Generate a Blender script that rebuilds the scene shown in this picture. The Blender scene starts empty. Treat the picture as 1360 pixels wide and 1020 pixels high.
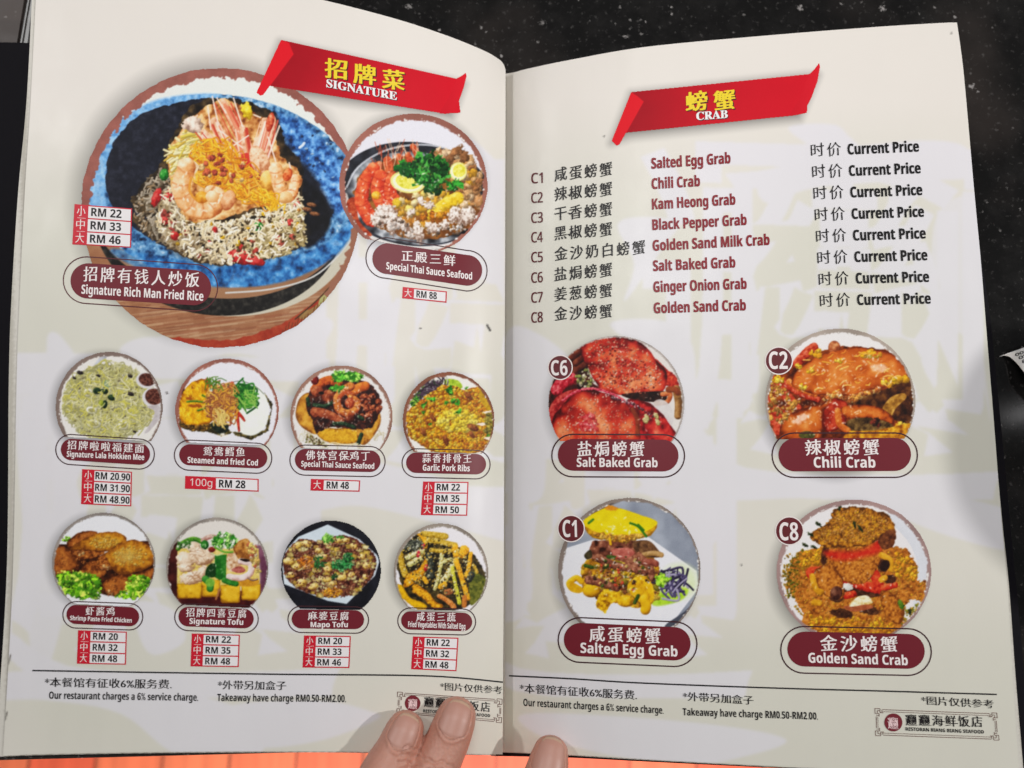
import bpy, math, random
import numpy as np
from mathutils import Vector, Matrix

C = bpy.context.scene.collection
R = math.radians
# ------------------------------------------------------------------ camera
CAM_H, TILT, FPX = 0.33, 8.0, 1027.0
CAM_Y = -0.045
cam = bpy.data.objects.new('camera', bpy.data.cameras.new('camera'))
C.objects.link(cam)
cam.location = (0, CAM_Y, CAM_H)
cam.rotation_euler = (R(TILT), 0, 0)
cam.data.sensor_width = 36
cam.data.lens = 36 * FPX / 1360
cam.data.clip_start = 0.005
cam.data.clip_end = 50
cam.data.dof.use_dof = True
cam.data.dof.focus_distance = 0.302
cam.data.dof.aperture_fstop = 8
bpy.context.scene.camera = cam
# ------------------------------------------------------------------ world, lamps, exposure
world = bpy.data.worlds.new('World')
bpy.context.scene.world = world
world.use_nodes = True
world.node_tree.nodes['Background'].inputs[0].default_value = (0.92, 0.96, 1.0, 1)
world.node_tree.nodes['Background'].inputs[1].default_value = 0.085
vs = bpy.context.scene.view_settings
vs.view_transform = 'Standard'
vs.look = 'None'
vs.exposure = 0
vs.gamma = 1
vs.use_curve_mapping = False


def area(name, loc, target, size, watts, col):
    l = bpy.data.lights.new(name, 'AREA')
    l.shape = 'DISK'
    l.size = size
    l.energy = watts
    l.color = col
    o = bpy.data.objects.new(name, l)
    o.location = loc
    o.rotation_euler = (Vector(target) - Vector(loc)).to_track_quat('-Z', 'Y').to_euler()
    C.objects.link(o)
    return o


area('ceiling_lamp', (0.03, 0.20, 0.54), (0, 0.11, 0), 0.26, 1.38, (1, 0.985, 0.975))
area('ceiling_lamp', (1.0, 0.10, 0.75), (0.1, 0.0, 0), 0.034, 6.2, (1, 0.98, 0.965))
area('ceiling_lamp', (-0.72, 0.52, 0.90), (-.1, 0.05, 0), 0.05, 3.3, (1, 0.98, 0.97))
area('floor_daylight', (0.0, -1.35, -0.12), (0, -0.25, -0.75), 0.5, 52, (1, 0.90, 0.82))

# ------------------------------------------------------------------ helpers: camera rays on the real surfaces
ct, st = math.cos(R(TILT)), math.sin(R(TILT))


def on_plane(px, py, z):
    px = np.asarray(px, float)
    py = np.asarray(py, float)
    dx = (px - 680) / FPX
    dy = -(py - 510) / FPX
    wy = dy * ct + st
    wz = dy * st - ct
    t = (np.asarray(z) - CAM_H) / wz
    return dx * t, CAM_Y + wy * t, np.asarray(z) + 0 * t


GUT, GUTR = -0.0013, 0.0006


def z_left(x, y):
    d = np.clip(GUT - x, 0, None)
    return 0.0135 + 0.0155 * (1 - np.exp(-d / 0.0145)) + 0.095 * d + 0.0016 * np.sin(d * 17 + y * 4) * np.clip(d / 0.05, 0, 1)


def z_right(x, y):
    d = np.clip(x - GUTR, 0, None)
    return 0.0115 + 0.0120 * (1 - np.exp(-d / 0.0165)) + 0.085 * d + 0.0016 * np.sin(d * 21 + 0.7 - y * 3) * np.clip(d / 0.05, 0, 1) - 1.5 * np.clip(GUTR - x, 0, .004)


def on_page(px, py, lift, side):
    zf = z_left if side == 'L' else z_right
    z = np.full(np.broadcast(np.asarray(px), np.asarray(py)).shape, 0.02)
    for _ in range(14):
        x, y, _z = on_plane(px, py, z)
        z = zf(x, y) + lift
    x, y, z = on_plane(px, py, z)
    return np.stack([x, y, z], -1)


# ------------------------------------------------------------------ helpers: materials
INK = 1.10


def lin(c):
    c = np.asarray(c, float) / 255.0
    return np.where(c <= 0.04045, c / 12.92, ((c + 0.055) / 1.055) ** 2.4)


def principled(name):
    m = bpy.data.materials.new(name)
    m.use_nodes = True
    return m, m.node_tree.nodes, m.node_tree.links, m.node_tree.nodes['Principled BSDF']


_inks = {}


def ink(col):
    col = tuple(col)
    if col not in _inks:
        m, n, l, b = principled('ink')
        a = np.minimum(lin(col) * INK, 0.93)
        nz = n.new('ShaderNodeTexNoise')
        nz.inputs['Scale'].default_value = 900
        mx = n.new('ShaderNodeMix')
        mx.data_type = 'RGBA'
        mx.inputs[6].default_value = (*(a * 0.93), 1)
        mx.inputs[7].default_value = (*np.minimum(a * 1.05 + 0.004, 0.95), 1)
        l.new(nz.outputs['Fac'], mx.inputs[0])
        l.new(mx.outputs[2], b.inputs['Base Color'])
        b.inputs['Roughness'].default_value = 0.42
        b.inputs['Specular IOR Level'].default_value = 0.3
        _inks[col] = m
    return _inks[col]


def print_material(name):
    m, n, l, b = principled(name)
    at = n.new('ShaderNodeAttribute')
    at.attribute_name = 'print'
    l.new(at.outputs['Color'], b.inputs['Base Color'])
    b.inputs['Roughness'].default_value = 0.5
    b.inputs['Specular IOR Level'].default_value = 0.14
    nz = n.new('ShaderNodeTexNoise')
    nz.inputs['Scale'].default_value = 260
    bp = n.new('ShaderNodeBump')
    bp.inputs['Strength'].default_value = 0.05
    bp.inputs['Distance'].default_value = 0.0004
    l.new(nz.outputs['Fac'], bp.inputs['Height'])
    l.new(bp.outputs['Normal'], b.inputs['Normal'])
    return m


PRINT = print_material('printed_photo')


def page_material():
    m = print_material('coated_page_paper')
    n, l, b = m.node_tree.nodes, m.node_tree.links, m.node_tree.nodes['Principled BSDF']
    b.inputs['Specular IOR Level'].default_value = 0.34
    tc = n.new('ShaderNodeTexCoord')
    bump = [q for q in n if q.type == 'BUMP'][0]
    wv = n.new('ShaderNodeTexNoise')          # handled paper: soft dents and waves
    wv.inputs['Scale'].default_value = 22
    wv.inputs['Detail'].default_value = 3
    mp = n.new('ShaderNodeMapping')
    mp.inputs['Scale'].default_value = (1.0, .35, 1)
    l.new(tc.outputs['Object'], mp.inputs[0])
    l.new(mp.outputs[0], wv.inputs['Vector'])
    b2 = n.new('ShaderNodeBump')
    b2.inputs['Strength'].default_value = .5
    b2.inputs['Distance'].default_value = .0035
    l.new(wv.outputs['Fac'], b2.inputs['Height'])
    l.new(b2.outputs['Normal'], bump.inputs['Normal'])
    sm = n.new('ShaderNodeTexNoise')          # smudges: uneven gloss
    sm.inputs['Scale'].default_value = 35
    sm.inputs['Detail'].default_value = 5
    l.new(tc.outputs['Object'], sm.inputs['Vector'])
    mr = n.new('ShaderNodeMapRange')
    mr.inputs[1].default_value, mr.inputs[2].default_value = .35, .65
    mr.inputs[3].default_value, mr.inputs[4].default_value = .30, .46
    l.new(sm.outputs['Fac'], mr.inputs[0])
    l.new(mr.outputs[0], b.inputs['Roughness'])
    return m


PAGE = page_material()


def link_mesh(name, verts, faces, mats, parent=None, midx=None, smooth=False):
    me = bpy.data.meshes.new(name)
    verts = np.asarray(verts, float)
    me.from_pydata([tuple(v) for v in verts], [], [tuple(int(i) for i in f) for f in faces])
    for m in mats:
        me.materials.append(m)
    if midx is not None:
        me.polygons.foreach_set('material_index', np.asarray(midx, np.int32))
    if smooth:
        me.polygons.foreach_set('use_smooth', np.ones(len(me.polygons), bool))
    me.update()
    o = bpy.data.objects.new(name, me)
    C.objects.link(o)
    if parent is not None:
        o.parent = parent
    return o


def quad_mesh(name, P, quads, col, mat, parent):
    """P (N,3) points, quads (M,4), col (N,3) linear colours"""
    me = bpy.data.meshes.new(name)
    nv, nq = len(P), len(quads)
    me.vertices.add(nv)
    me.vertices.foreach_set('co', P.astype(np.float32).ravel())
    me.loops.add(nq * 4)
    me.loops.foreach_set('vertex_index', quads.astype(np.int32).ravel())
    me.polygons.add(nq)
    me.polygons.foreach_set('loop_start', np.arange(0, nq * 4, 4, dtype=np.int32))
    me.polygons.foreach_set('use_smooth', np.ones(nq, bool))
    me.update(calc_edges=True)
    at = me.color_attributes.new('print', 'FLOAT_COLOR', 'POINT')
    at.data.foreach_set('color', np.concatenate([col, np.ones((nv, 1))], 1).astype(np.float32).ravel())
    me.materials.append(mat)
    me.validate()
    o = bpy.data.objects.new(name, me)
    C.objects.link(o)
    o.parent = parent
    return o


# ------------------------------------------------------------------ helpers: printing inks as fine grids of coloured points
rng = np.random.default_rng(7)


def smooth_noise(h, w, cell):
    gh, gw = int(h / cell) + 3, int(w / cell) + 3
    g = rng.random((gh, gw))
    y = np.arange(h) / cell
    x = np.arange(w) / cell
    yi, xi = y.astype(int), x.astype(int)
    fy, fx = (y - yi)[:, None], (x - xi)[None, :]
    fy, fx = fy * fy * (3 - 2 * fy), fx * fx * (3 - 2 * fx)
    a = g[yi][:, xi] * (1 - fx) + g[yi][:, xi + 1] * fx
    b = g[yi + 1][:, xi] * (1 - fx) + g[yi + 1][:, xi + 1] * fx
    return a * (1 - fy) + b * fy - 0.5


def ramp(t, cols):
    cols = np.asarray(cols, float)
    if cols.ndim == 1:
        return np.broadcast_to(cols, t.shape + (3,))
    t = np.clip(t, 0, 1) * (len(cols) - 1)
    i = np.minimum(t.astype(int), len(cols) - 2)
    f = (t - i)[..., None]
    return cols[i] * (1 - f) + cols[i + 1] * f


def inside_poly(X, Y, pts):
    r = np.zeros(X.shape, bool)
    n = len(pts)
    for i in range(n):
        x0, y0 = pts[i]
        x1, y1 = pts[(i + 1) % n]
        if y0 == y1:
            continue
        c = ((y0 > Y) != (y1 > Y)) & (X < (x1 - x0) * (Y - y0) / (y1 - y0) + x0)
        r ^= c
    return r


def spline(pts, closed=True, k=6):
    p = np.asarray(pts, float)
    n = len(p)
    out = []
    for i in range(n if closed else n - 1):
        if closed:
            a, b, c, d = p[i - 1], p[i], p[(i + 1) % n], p[(i + 2) % n]
        else:
            a, b, c, d = p[max(i - 1, 0)], p[i], p[i + 1], p[min(i + 2, n - 1)]
        for t in np.arange(k) / k:
            out.append(0.5 * (2 * b + (c - a) * t + (2 * a - 5 * b + 4 * c - d) * t * t + (3 * b - a - 3 * c + d) * t ** 3))
    if not closed:
        out.append(p[-1])
    return np.array(out)


class Canvas:
    """a printed picture; brush units are picture units, zs of them to one unit of page layout"""

    def __init__(s, ox, oy, zs, w, h, bg, dens=1.3):
        s.ox, s.oy, s.zs, s.st = ox, oy, zs, zs / dens
        s.W, s.H = int(w / s.st) + 1, int(h / s.st) + 1
        s.X, s.Y = np.meshgrid(np.arange(s.W) * s.st, np.arange(s.H) * s.st)
        s.im = np.empty((s.H, s.W, 3))
        s.im[:] = np.asarray(bg, float)
        s.nz = {}
        s.mask = np.ones((s.H, s.W), bool)

    def noise(s, cell):
        if cell not in s.nz:
            s.nz[cell] = smooth_noise(s.H, s.W, max(cell / s.st, 1.0))
        return s.nz[cell]

    def fractal(s, cell):
        k = ('f', cell)
        if k not in s.nz:
            s.nz[k] = s.noise(cell) + 0.5 * s.noise(cell / 2) + 0.3 * s.noise(cell / 4)
        return s.nz[k]

    def win(s, x0, y0, x1, y1):
        a = max(int(x0 / s.st) - 1, 0)
        b = min(int(x1 / s.st) + 3, s.W)
        c = max(int(y0 / s.st) - 1, 0)
        d = min(int(y1 / s.st) + 3, s.H)
        if b <= a or d <= c:
            return None
        return (slice(c, d), slice(a, b))

    def put(s, w, al, col):
        s.im[w] = s.im[w] * (1 - al[..., None]) + col * al[..., None]

    def blob(s, cx, cy, rx, ry, ang=0, cols=((90, 60, 40), (180, 130, 80), (240, 210, 160)), tex=.5, cell=None, rough=0., flat=False, op=1., soft=1.):
        m = max(rx, ry) * 1.15 + 2 * s.st
        w = s.win(cx - m, cy - m, cx + m, cy + m)
        if w is None:
            return
        c, q = math.cos(R(ang)), math.sin(R(ang))
        dx, dy = s.X[w] - cx, s.Y[w] - cy
        u, v = (dx * c + dy * q) / rx, (-dx * q + dy * c) / ry
        d = np.hypot(u, v)
        nz = s.fractal(cell or max(min(rx, ry) * .5, 2 * s.st))[w]
        e = (1 - d) * min(rx, ry) + nz * rough
        al = np.clip(e / (s.st * soft) + .5, 0, 1) * op
        if flat:
            t = .5 + nz * tex
        else:
            k = np.sqrt(np.clip(1 - d * d, 0, 1))
            nx, ny = u * c - v * q, u * q + v * c
            t = .12 + .45 * k - .22 * nx - .36 * ny + nz * tex
        s.put(w, al, ramp(t, cols))

    def tube(s, pts, w0, cols=((90, 60, 40), (180, 130, 80), (240, 210, 160)), w1=None, tex=.4, cell=None, rough=0., sm=True, op=1.):
        p = spline(pts, False, 5) if (sm and len(pts) > 2) else np.asarray(pts, float)
        w1 = w0 if w1 is None else w1
        m = max(w0, w1) + 2 * s.st
        w = s.win(p[:, 0].min() - m, p[:, 1].min() - m, p[:, 0].max() + m, p[:, 1].max() + m)
        if w is None:
            return
        X, Y = s.X[w], s.Y[w]
        best = np.full(X.shape, 1e9)
        sg = np.zeros(X.shape)
        n = len(p) - 1
        for i in range(n):
            d = p[i + 1] - p[i]
            L = max(d @ d, 1e-9)
            t = np.clip(((X - p[i, 0]) * d[0] + (Y - p[i, 1]) * d[1]) / L, 0, 1)
            ex, ey = X - p[i, 0] - t * d[0], Y - p[i, 1] - t * d[1]
            hw = (w0 + (w1 - w0) * (i + t) / n) * .5
            q = np.hypot(ex, ey) / hw
            b = q < best
            best[b] = q[b]
            sg[b] = ((ex * -.5 + ey * -.8) / hw)[b]
        hwm = (w0 + w1) * .25
        nz = s.fractal(cell or max(hwm, 2 * s.st))[w] if (tex or rough) else 0
        al = np.clip(((1 - best) * hwm + nz * rough) / s.st + .5, 0, 1) * op
        t = .3 + .3 * np.sqrt(np.clip(1 - best ** 2, 0, 1)) + .38 * sg + nz * tex
        s.put(w, al, ramp(t, cols))

    def poly(s, pts, cols, tex=.6, cell=20, rough=0., grad=(0, 0), sm=True, op=1., soft=1., edge=0., bias=0.):
        p = spline(pts) if sm else np.asarray(pts, float)
        x0, y0, x1, y1 = p[:, 0].min(), p[:, 1].min(), p[:, 0].max(), p[:, 1].max()
        m = 3 * s.st * max(soft, 1) + rough
        w = s.win(x0 - m, y0 - m, x1 + m, y1 + m)
        if w is None:
            return
        X, Y = s.X[w], s.Y[w]
        if rough:
            X = X + s.fractal(cell)[w] * rough
            Y = Y + s.fractal(cell * 1.3)[w] * rough
        d = np.full(X.shape, 1e9)
        n = len(p)
        for i in range(n):
            a, b = p[i], p[(i + 1) % n]
            e = b - a
            t = np.clip(((X - a[0]) * e[0] + (Y - a[1]) * e[1]) / max(e @ e, 1e-9), 0, 1)
            d = np.minimum(d, (X - a[0] - t * e[0]) ** 2 + (Y - a[1] - t * e[1]) ** 2)
        d = np.sqrt(d)
        sd = np.where(inside_poly(X, Y, p), d, -d)
        al = np.clip(sd / (s.st * soft) + .5, 0, 1) * op
        t = .5 + bias + s.fractal(cell)[w] * tex + grad[0] * ((X - x0) / (x1 - x0 + 1e-9) - .5) + grad[1] * ((Y - y0) / (y1 - y0 + 1e-9) - .5)
        if edge:
            t = t - .6 * np.exp(-np.clip(sd, 0, None) / edge)
        s.put(w, al, ramp(t, cols))

    def pick(s, n, region):
        """random places inside a polygon or an ellipse (cx, cy, rx, ry)"""
        out = []
        if len(region) == 4 and np.ndim(region[0]) == 0:
            cx, cy, rx, ry = region
            a = rng.random(n) * 2 * math.pi
            r = np.sqrt(rng.random(n))
            return np.stack([cx + rx * r * np.cos(a), cy + ry * r * np.sin(a)], 1)
        p = np.asarray(region, float)
        while len(out) < n:
            q = p.min(0) + rng.random((n * 2, 2)) * (p.max(0) - p.min(0))
            out += list(q[inside_poly(q[:, 0], q[:, 1], p)])
        return np.array(out[:n])

    def prawn(s, pts, w0, w1, cols, line, n=7, glint=2):
        """a peeled prawn: curved body, cross rings, glints along the back"""
        s.tube(pts, w0, cols, w1=w1, tex=.45, cell=w0 * .3, rough=w0 * .05)
        p = spline(pts, False, 12)
        for i in np.linspace(3, len(p) - 4, n).astype(int):
            d = p[i + 1] - p[i - 1]
            d /= np.hypot(*d)
            q = np.array((-d[1], d[0]))
            w = (w0 + (w1 - w0) * i / len(p)) * .46
            s.tube([p[i] - q * w, p[i] + d * w * .25, p[i] + q * w], w0 * .09, (line, line), tex=0, op=.55)
            for _ in range(glint):
                g = p[i] + q * w * rng.uniform(-.7, .5) + d * w * rng.uniform(0, .8)
                s.blob(g[0], g[1], w0 * .10, w0 * .05, math.degrees(math.atan2(d[1], d[0])), ((252, 240, 222),) * 2, flat=True, tex=0, op=.65)
                g = p[i] + q * w * rng.uniform(-.9, .9) + d * w * rng.uniform(0, .8)
                s.blob(g[0], g[1], w0 * .14, w0 * .07, rng.random() * 180, (line, line), flat=True, tex=0, op=.4, rough=w0 * .04)

    def strands(s, n, region, L, wd, pal, ang=None, curl=1.0, shade=True):
        for x, y in s.pick(n, region):
            a = rng.random() * math.pi if ang is None else R(ang + rng.normal() * 25)
            l = L * (.6 + .8 * rng.random())
            k = rng.normal() * curl
            mid = (x - math.sin(a) * l * .2 * k, y + math.cos(a) * l * .2 * k)
            c = np.asarray(pal[rng.integers(len(pal))], float) * .7 + np.mean(pal, 0) * .3
            cc = (c * (.64 if shade is True else shade), c, np.minimum(c * 1.15 + 8, 250)) if shade else (c, c)
            s.tube([(x - math.cos(a) * l / 2, y - math.sin(a) * l / 2), mid, (x + math.cos(a) * l / 2, y + math.sin(a) * l / 2)], wd * (.7 + .6 * rng.random()), cc, tex=0)

    def bits(s, n, region, r0, r1, pal, tex=.8, rough=.5, ecc=.5):
        for x, y in s.pick(n, region):
            c = np.asarray(pal[rng.integers(len(pal))], float) * .72 + np.mean(pal, 0) * .28
            r = r0 + (r1 - r0) * rng.random()
            s.blob(x, y, r, r * (ecc + (1 - ecc) * rng.random()), rng.random() * 180, (c * .56, c * .92, np.minimum(c * 1.16 + 10, 252)), tex=tex, rough=rough * r)

    def leaves(s, cx, cy, rx, ry, n, pal=((30, 90, 25), (60, 140, 40), (110, 180, 70)), r=16):
        for x, y in s.pick(n, (cx, cy, rx, ry)):
            c = np.asarray(pal[rng.integers(len(pal))], float)
            q = r * (.5 + .8 * rng.random())
            s.blob(x, y, q, q * .55, rng.random() * 180, (c * .42, c * (.8 + .35 * rng.random()), np.minimum(c * 1.3 + 8, 250)), tex=1.1, rough=q * .8, flat=rng.random() < .65, cell=q * .7)

    def glints(s, n, region, r, col=(250, 240, 225), op=.8):
        for x, y in s.pick(n, region):
            q = r * (.4 + rng.random())
            s.blob(x, y, q * 1.6, q * .6, rng.random() * 180, (col, col), tex=0, flat=True, op=op * (.4 + .6 * rng.random()), rough=q * .6)

    def ring(s, cx, cy, rx, ry, col, wd, a0=-120, thin=.35, tear=1.0, whites=True):
        """torn brush ring printed round a dish, and the round trim of the photo"""
        dx, dy = s.X - cx, s.Y - cy
        d = np.hypot(dx / rx, dy / ry)
        a = np.degrees(np.arctan2(dy, dx))
        e = (1 - d) * min(rx, ry)
        k = .5 + .5 * np.cos(np.radians(a - a0))
        nz = s.fractal(wd * 1.2)
        fine = s.noise(wd * .35)
        w = wd * (thin + (1 - thin) * k) + (nz * .7 + fine * .35) * wd * .55 * tear
        al = np.clip((w - e) / s.st + .5, 0, 1)
        c = np.asarray(col, float) * (1 + .18 * s.noise(wd * 4)[..., None])
        s.im = s.im * (1 - al[..., None]) + c * al[..., None]
        if whites:
            fl = (np.abs(e - w * .8) < wd * .16) & (fine + nz * .5 > .3)
            s.im[fl] = (225, 222, 218)
        s.mask &= e + (nz * .45 + fine * .18) * wd * .2 * tear > 0

    def clip_below(s, ya, yb, xa, xb):
        s.mask &= s.Y < ya + (s.X - xa) / (xb - xa) * (yb - ya)

    def build(s, name, side, lift, parent, label=None, mat=None, grain=2.0, soft=2):
        g = rng.normal(size=s.im.shape[:2])[..., None] * grain
        im = s.im
        for _ in range(soft):      # the halftone print softens every edge a little
            p = np.pad(im, ((1, 1), (1, 1), (0, 0)), mode='edge')
            im = (p[1:-1, 1:-1] * 4 + p[:-2, 1:-1] + p[2:, 1:-1] + p[1:-1, :-2] + p[1:-1, 2:]) / 8
        im = np.clip(im + g, 0, 255) / 255
        im = np.clip(im + .5 * im * (1 - im) * (im - .5), 0, 1)    # press contrast of the print
        col = np.minimum(lin(im * 255) * INK, .93)
        PX, PY = s.ox + s.X / s.zs, s.oy + s.Y / s.zs
        P = on_page(PX, PY, lift, side)
        idx = np.full(s.mask.shape, -1)
        q = s.mask[:-1, :-1] & s.mask[1:, :-1] & s.mask[:-1, 1:] & s.mask[1:, 1:]
        use = np.zeros(s.mask.shape, bool)
        use[:-1, :-1] |= q
        use[1:, :-1] |= q
        use[:-1, 1:] |= q
        use[1:, 1:] |= q
        idx[use] = np.arange(use.sum())
        Q = np.stack([idx[1:, :-1][q], idx[1:, 1:][q], idx[:-1, 1:][q], idx[:-1, :-1][q]], 1)
        o = quad_mesh(name, P[use], Q, col[use], mat or PRINT, parent)
        if label:
            o['label'] = label
        return o


# ------------------------------------------------------------------ helpers: flat print (pills, tables, rules, lettering)
_glyphs = {}


def face(s, style):
    """pick letter shapes of the built-in font: 'b' bold grotesque, 'r' plain grotesque, 's' bold roman"""
    up, lo, dg = {'b': (0x1D5D4, 0x1D5EE, 0x1D7EC), 'r': (0x1D5A0, 0x1D5BA, 0x1D7E2), 's': (0x1D400, 0x1D41A, 0x1D7CE)}[style]
    return ''.join(chr(up + ord(c) - 65) if 'A' <= c <= 'Z' else chr(lo + ord(c) - 97) if 'a' <= c <= 'z' else chr(dg + ord(c) - 48) if '0' <= c <= '9' else c for c in s)


def glyph_mesh(txt, off):
    if (txt, off) not in _glyphs:
        c = bpy.data.curves.new('t', 'FONT')
        c.body = txt
        c.resolution_u = 3
        c.offset = off
        o = bpy.data.objects.new('t', c)
        C.objects.link(o)
        bpy.context.view_layer.update()
        m = bpy.data.meshes.new_from_object(o.evaluated_get(bpy.context.evaluated_depsgraph_get()))
        v = np.array([p.co[:2] for p in m.vertices])
        f = [tuple(p.vertices) for p in m.polygons]
        bpy.data.objects.remove(o)
        bpy.data.curves.remove(c)
        bpy.data.meshes.remove(m)
        _glyphs[(txt, off)] = (v, f)
    return _glyphs[(txt, off)]


_norms = {}


def outline_normals(key, v, f):
    """outward directions of the letter outlines, to thicken or thin strokes"""
    if key not in _norms:
        e = {}
        for q in f:
            p = v[list(q)]
            a = np.sum(p[:, 0] * np.roll(p[:, 1], -1) - np.roll(p[:, 0], -1) * p[:, 1])
            q = q if a > 0 else q[::-1]
            for i in range(len(q)):
                e[(q[i], q[(i + 1) % len(q)])] = 1
        n = np.zeros_like(v)
        for a, b in e:
            if (b, a) not in e:
                d = v[b] - v[a]
                L = math.hypot(*d)
                if L > 1e-6:
                    k = np.array((d[1], -d[0])) / L
                    n[a] += k
                    n[b] += k
        _norms[key] = np.sign(n) * np.minimum(np.abs(n), 1)
    return _norms[key]


def lean(px):
    return 0.045 * (676 - px) / 676 if px < 676 else -0.083 * (px - 676) / 640


class Flat:
    """one printed piece made of flat shapes: page-layout points, one mesh, several inks"""

    def __init__(s, side):
        s.side, s.V, s.F, s.M, s.mats, s.L = side, [], [], [], [], []

    def mi(s, col):
        m = ink(col)
        if m not in s.mats:
            s.mats.append(m)
        return s.mats.index(m)

    def add(s, pts, faces, col, lift):
        n = len(s.V)
        s.V += [tuple(p) for p in pts]
        s.L += [lift] * len(pts)
        s.F += [tuple(i + n for i in f) for f in faces]
        s.M += [s.mi(col)] * len(faces)

    def text(s, txt, x0, y0, x1, y1, h, col, bold=0., cjk=False, lift=.00020, up=None, rise=0., style='b'):
        if not cjk:
            txt = face(txt, style)
        v, f = glyph_mesh(txt, 0)
        n = outline_normals(txt, v, f)
        v = v + n * ((bold + .010, bold - .012) if cjk else (bold, bold * .3))
        a, b = v.min(0), v.max(0)
        u = (v[:, 0] - a[0]) / (b[0] - a[0])
        w = (v[:, 1] - a[1]) / (b[1] - a[1]) if cjk else v[:, 1] / (.68 if style == 's' else .714)
        if cjk and not any(ord(ch) < 256 for ch in txt):     # air between the brush characters
            n_ = len(txt)
            k_ = np.minimum((u * n_).astype(int), n_ - 1)
            u = (k_ + .5 + (u * n_ - k_ - .5) * .87) / n_
        if cjk and rise:      # brush style: every stroke climbs a little to the right
            n = len(txt)
            w = w + rise * (((u * n) % 1) - .5)
        k = lean((x0 + x1) / 2) if up is None else up
        X = x0 + u * (x1 - x0) + w * h * k
        Y = y0 + u * (y1 - y0) - w * h
        s.add(np.stack([X, Y], 1), f, col, lift)

    def quad(s, tl, tr, br, bl, col, lift, n=None):
        tl, tr, br, bl = map(lambda p: np.asarray(p, float), (tl, tr, br, bl))
        n = n or max(int(np.hypot(*(tr - tl)) / 6), 1)
        t = np.linspace(0, 1, n + 1)[:, None]
        top, bot = tl + (tr - tl) * t, bl + (br - bl) * t
        P = np.concatenate([top, bot])
        s.add(P, [(n + 1 + i, n + 2 + i, i + 1, i) for i in range(n)], col, lift)

    def rule(s, pts, wd, col, lift=.00016):
        p = spline(pts, False, 24) if len(pts) > 2 else np.asarray(pts[0]) + (np.asarray(pts[1]) - np.asarray(pts[0])) * np.linspace(0, 1, 40)[:, None]
        n = len(p) - 1
        d = np.gradient(p, axis=0)
        d /= np.linalg.norm(d, axis=1)[:, None]
        nn = np.stack([-d[:, 1], d[:, 0]], 1) * wd / 2
        s.add(np.concatenate([p - nn, p + nn]), [(n + 1 + i, n + 2 + i, i + 1, i) for i in range(n)], col, lift)

    def disc(s, x, y, r, col, lift, n=40, ry=None):
        ry = ry or r
        a = np.linspace(0, 2 * math.pi, n, endpoint=False)
        P = [(x, y)] + [(x + r * math.cos(t), y + ry * math.sin(t)) for t in a]
        s.add(P, [(0, 1 + (i + 1) % n, 1 + i) for i in range(n)], col, lift)

    def capsule_path(s, L, Rr, r, ry=None):
        ry = ry or r
        L, Rr = np.asarray(L, float), np.asarray(Rr, float)
        out = [Rr + (r * math.cos(t), ry * math.sin(t)) for t in np.linspace(-math.pi / 2, math.pi / 2, 17)]
        out += [Rr + (0, ry) + (L - Rr) * t for t in np.linspace(0, 1, 26)[1:-1]]
        out += [L + (r * math.cos(t), ry * math.sin(t)) for t in np.linspace(math.pi / 2, 3 * math.pi / 2, 17)]
        out += [L + (0, -ry) + (Rr - L) * t for t in np.linspace(0, 1, 26)[1:-1]]
        return np.array(out)

    def capsule(s, L, Rr, r, col, lift):
        # vertical strips between the upper and the lower outline
        L, Rr = np.asarray(L, float), np.asarray(Rr, float)
        t = np.concatenate([-np.cos(np.linspace(0, math.pi / 2, 10)) * r, np.linspace(0, 1, 26)[1:-1], np.sin(np.linspace(0, math.pi / 2, 10)) * r])
        top, bot = [], []
        for i, q in enumerate(t):
            if i < 10:
                hh = math.sqrt(max(r * r - q * q, 0)) + 1e-3
                c = L + (q, 0)
            elif i < 34:
                hh = r
                c = L + (Rr - L) * q
            else:
                hh = math.sqrt(max(r * r - q * q, 0)) + 1e-3
                c = Rr + (q, 0)
            top.append(c - (0, hh))
            bot.append(c + (0, hh))
        m = len(t)
        s.add(top + bot, [(m + i, m + i + 1, i + 1, i) for i in range(m - 1)], col, lift)

    def capsule_line(s, L, Rr, r, wd, col, lift):
        a, b = s.capsule_path(L, Rr, r + wd / 2), s.capsule_path(L, Rr, r - wd / 2)
        n = len(a)
        s.add(np.concatenate([a, b]), [(i, (i + 1) % n, n + (i + 1) % n, n + i) for i in range(n)], col, lift)

    def build(s, name, parent, label=None):
        P = np.array(s.V)
        xyz = on_page(P[:, 0], P[:, 1], np.array(s.L), s.side)
        o = link_mesh(name, xyz, s.F, s.mats, parent, s.M)
        me = o.data
        # every face looks up from the page
        flip = [p for p in me.polygons if p.normal.z < 0]
        for p in flip:
            p.flip()
        me.update()
        if label:
            o['label'] = label
        return o


# ------------------------------------------------------------------ the printed dish pictures
W1 = (226, 224, 226)
BROWN = (150, 100, 88)
GREYB = (128, 112, 104)


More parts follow.
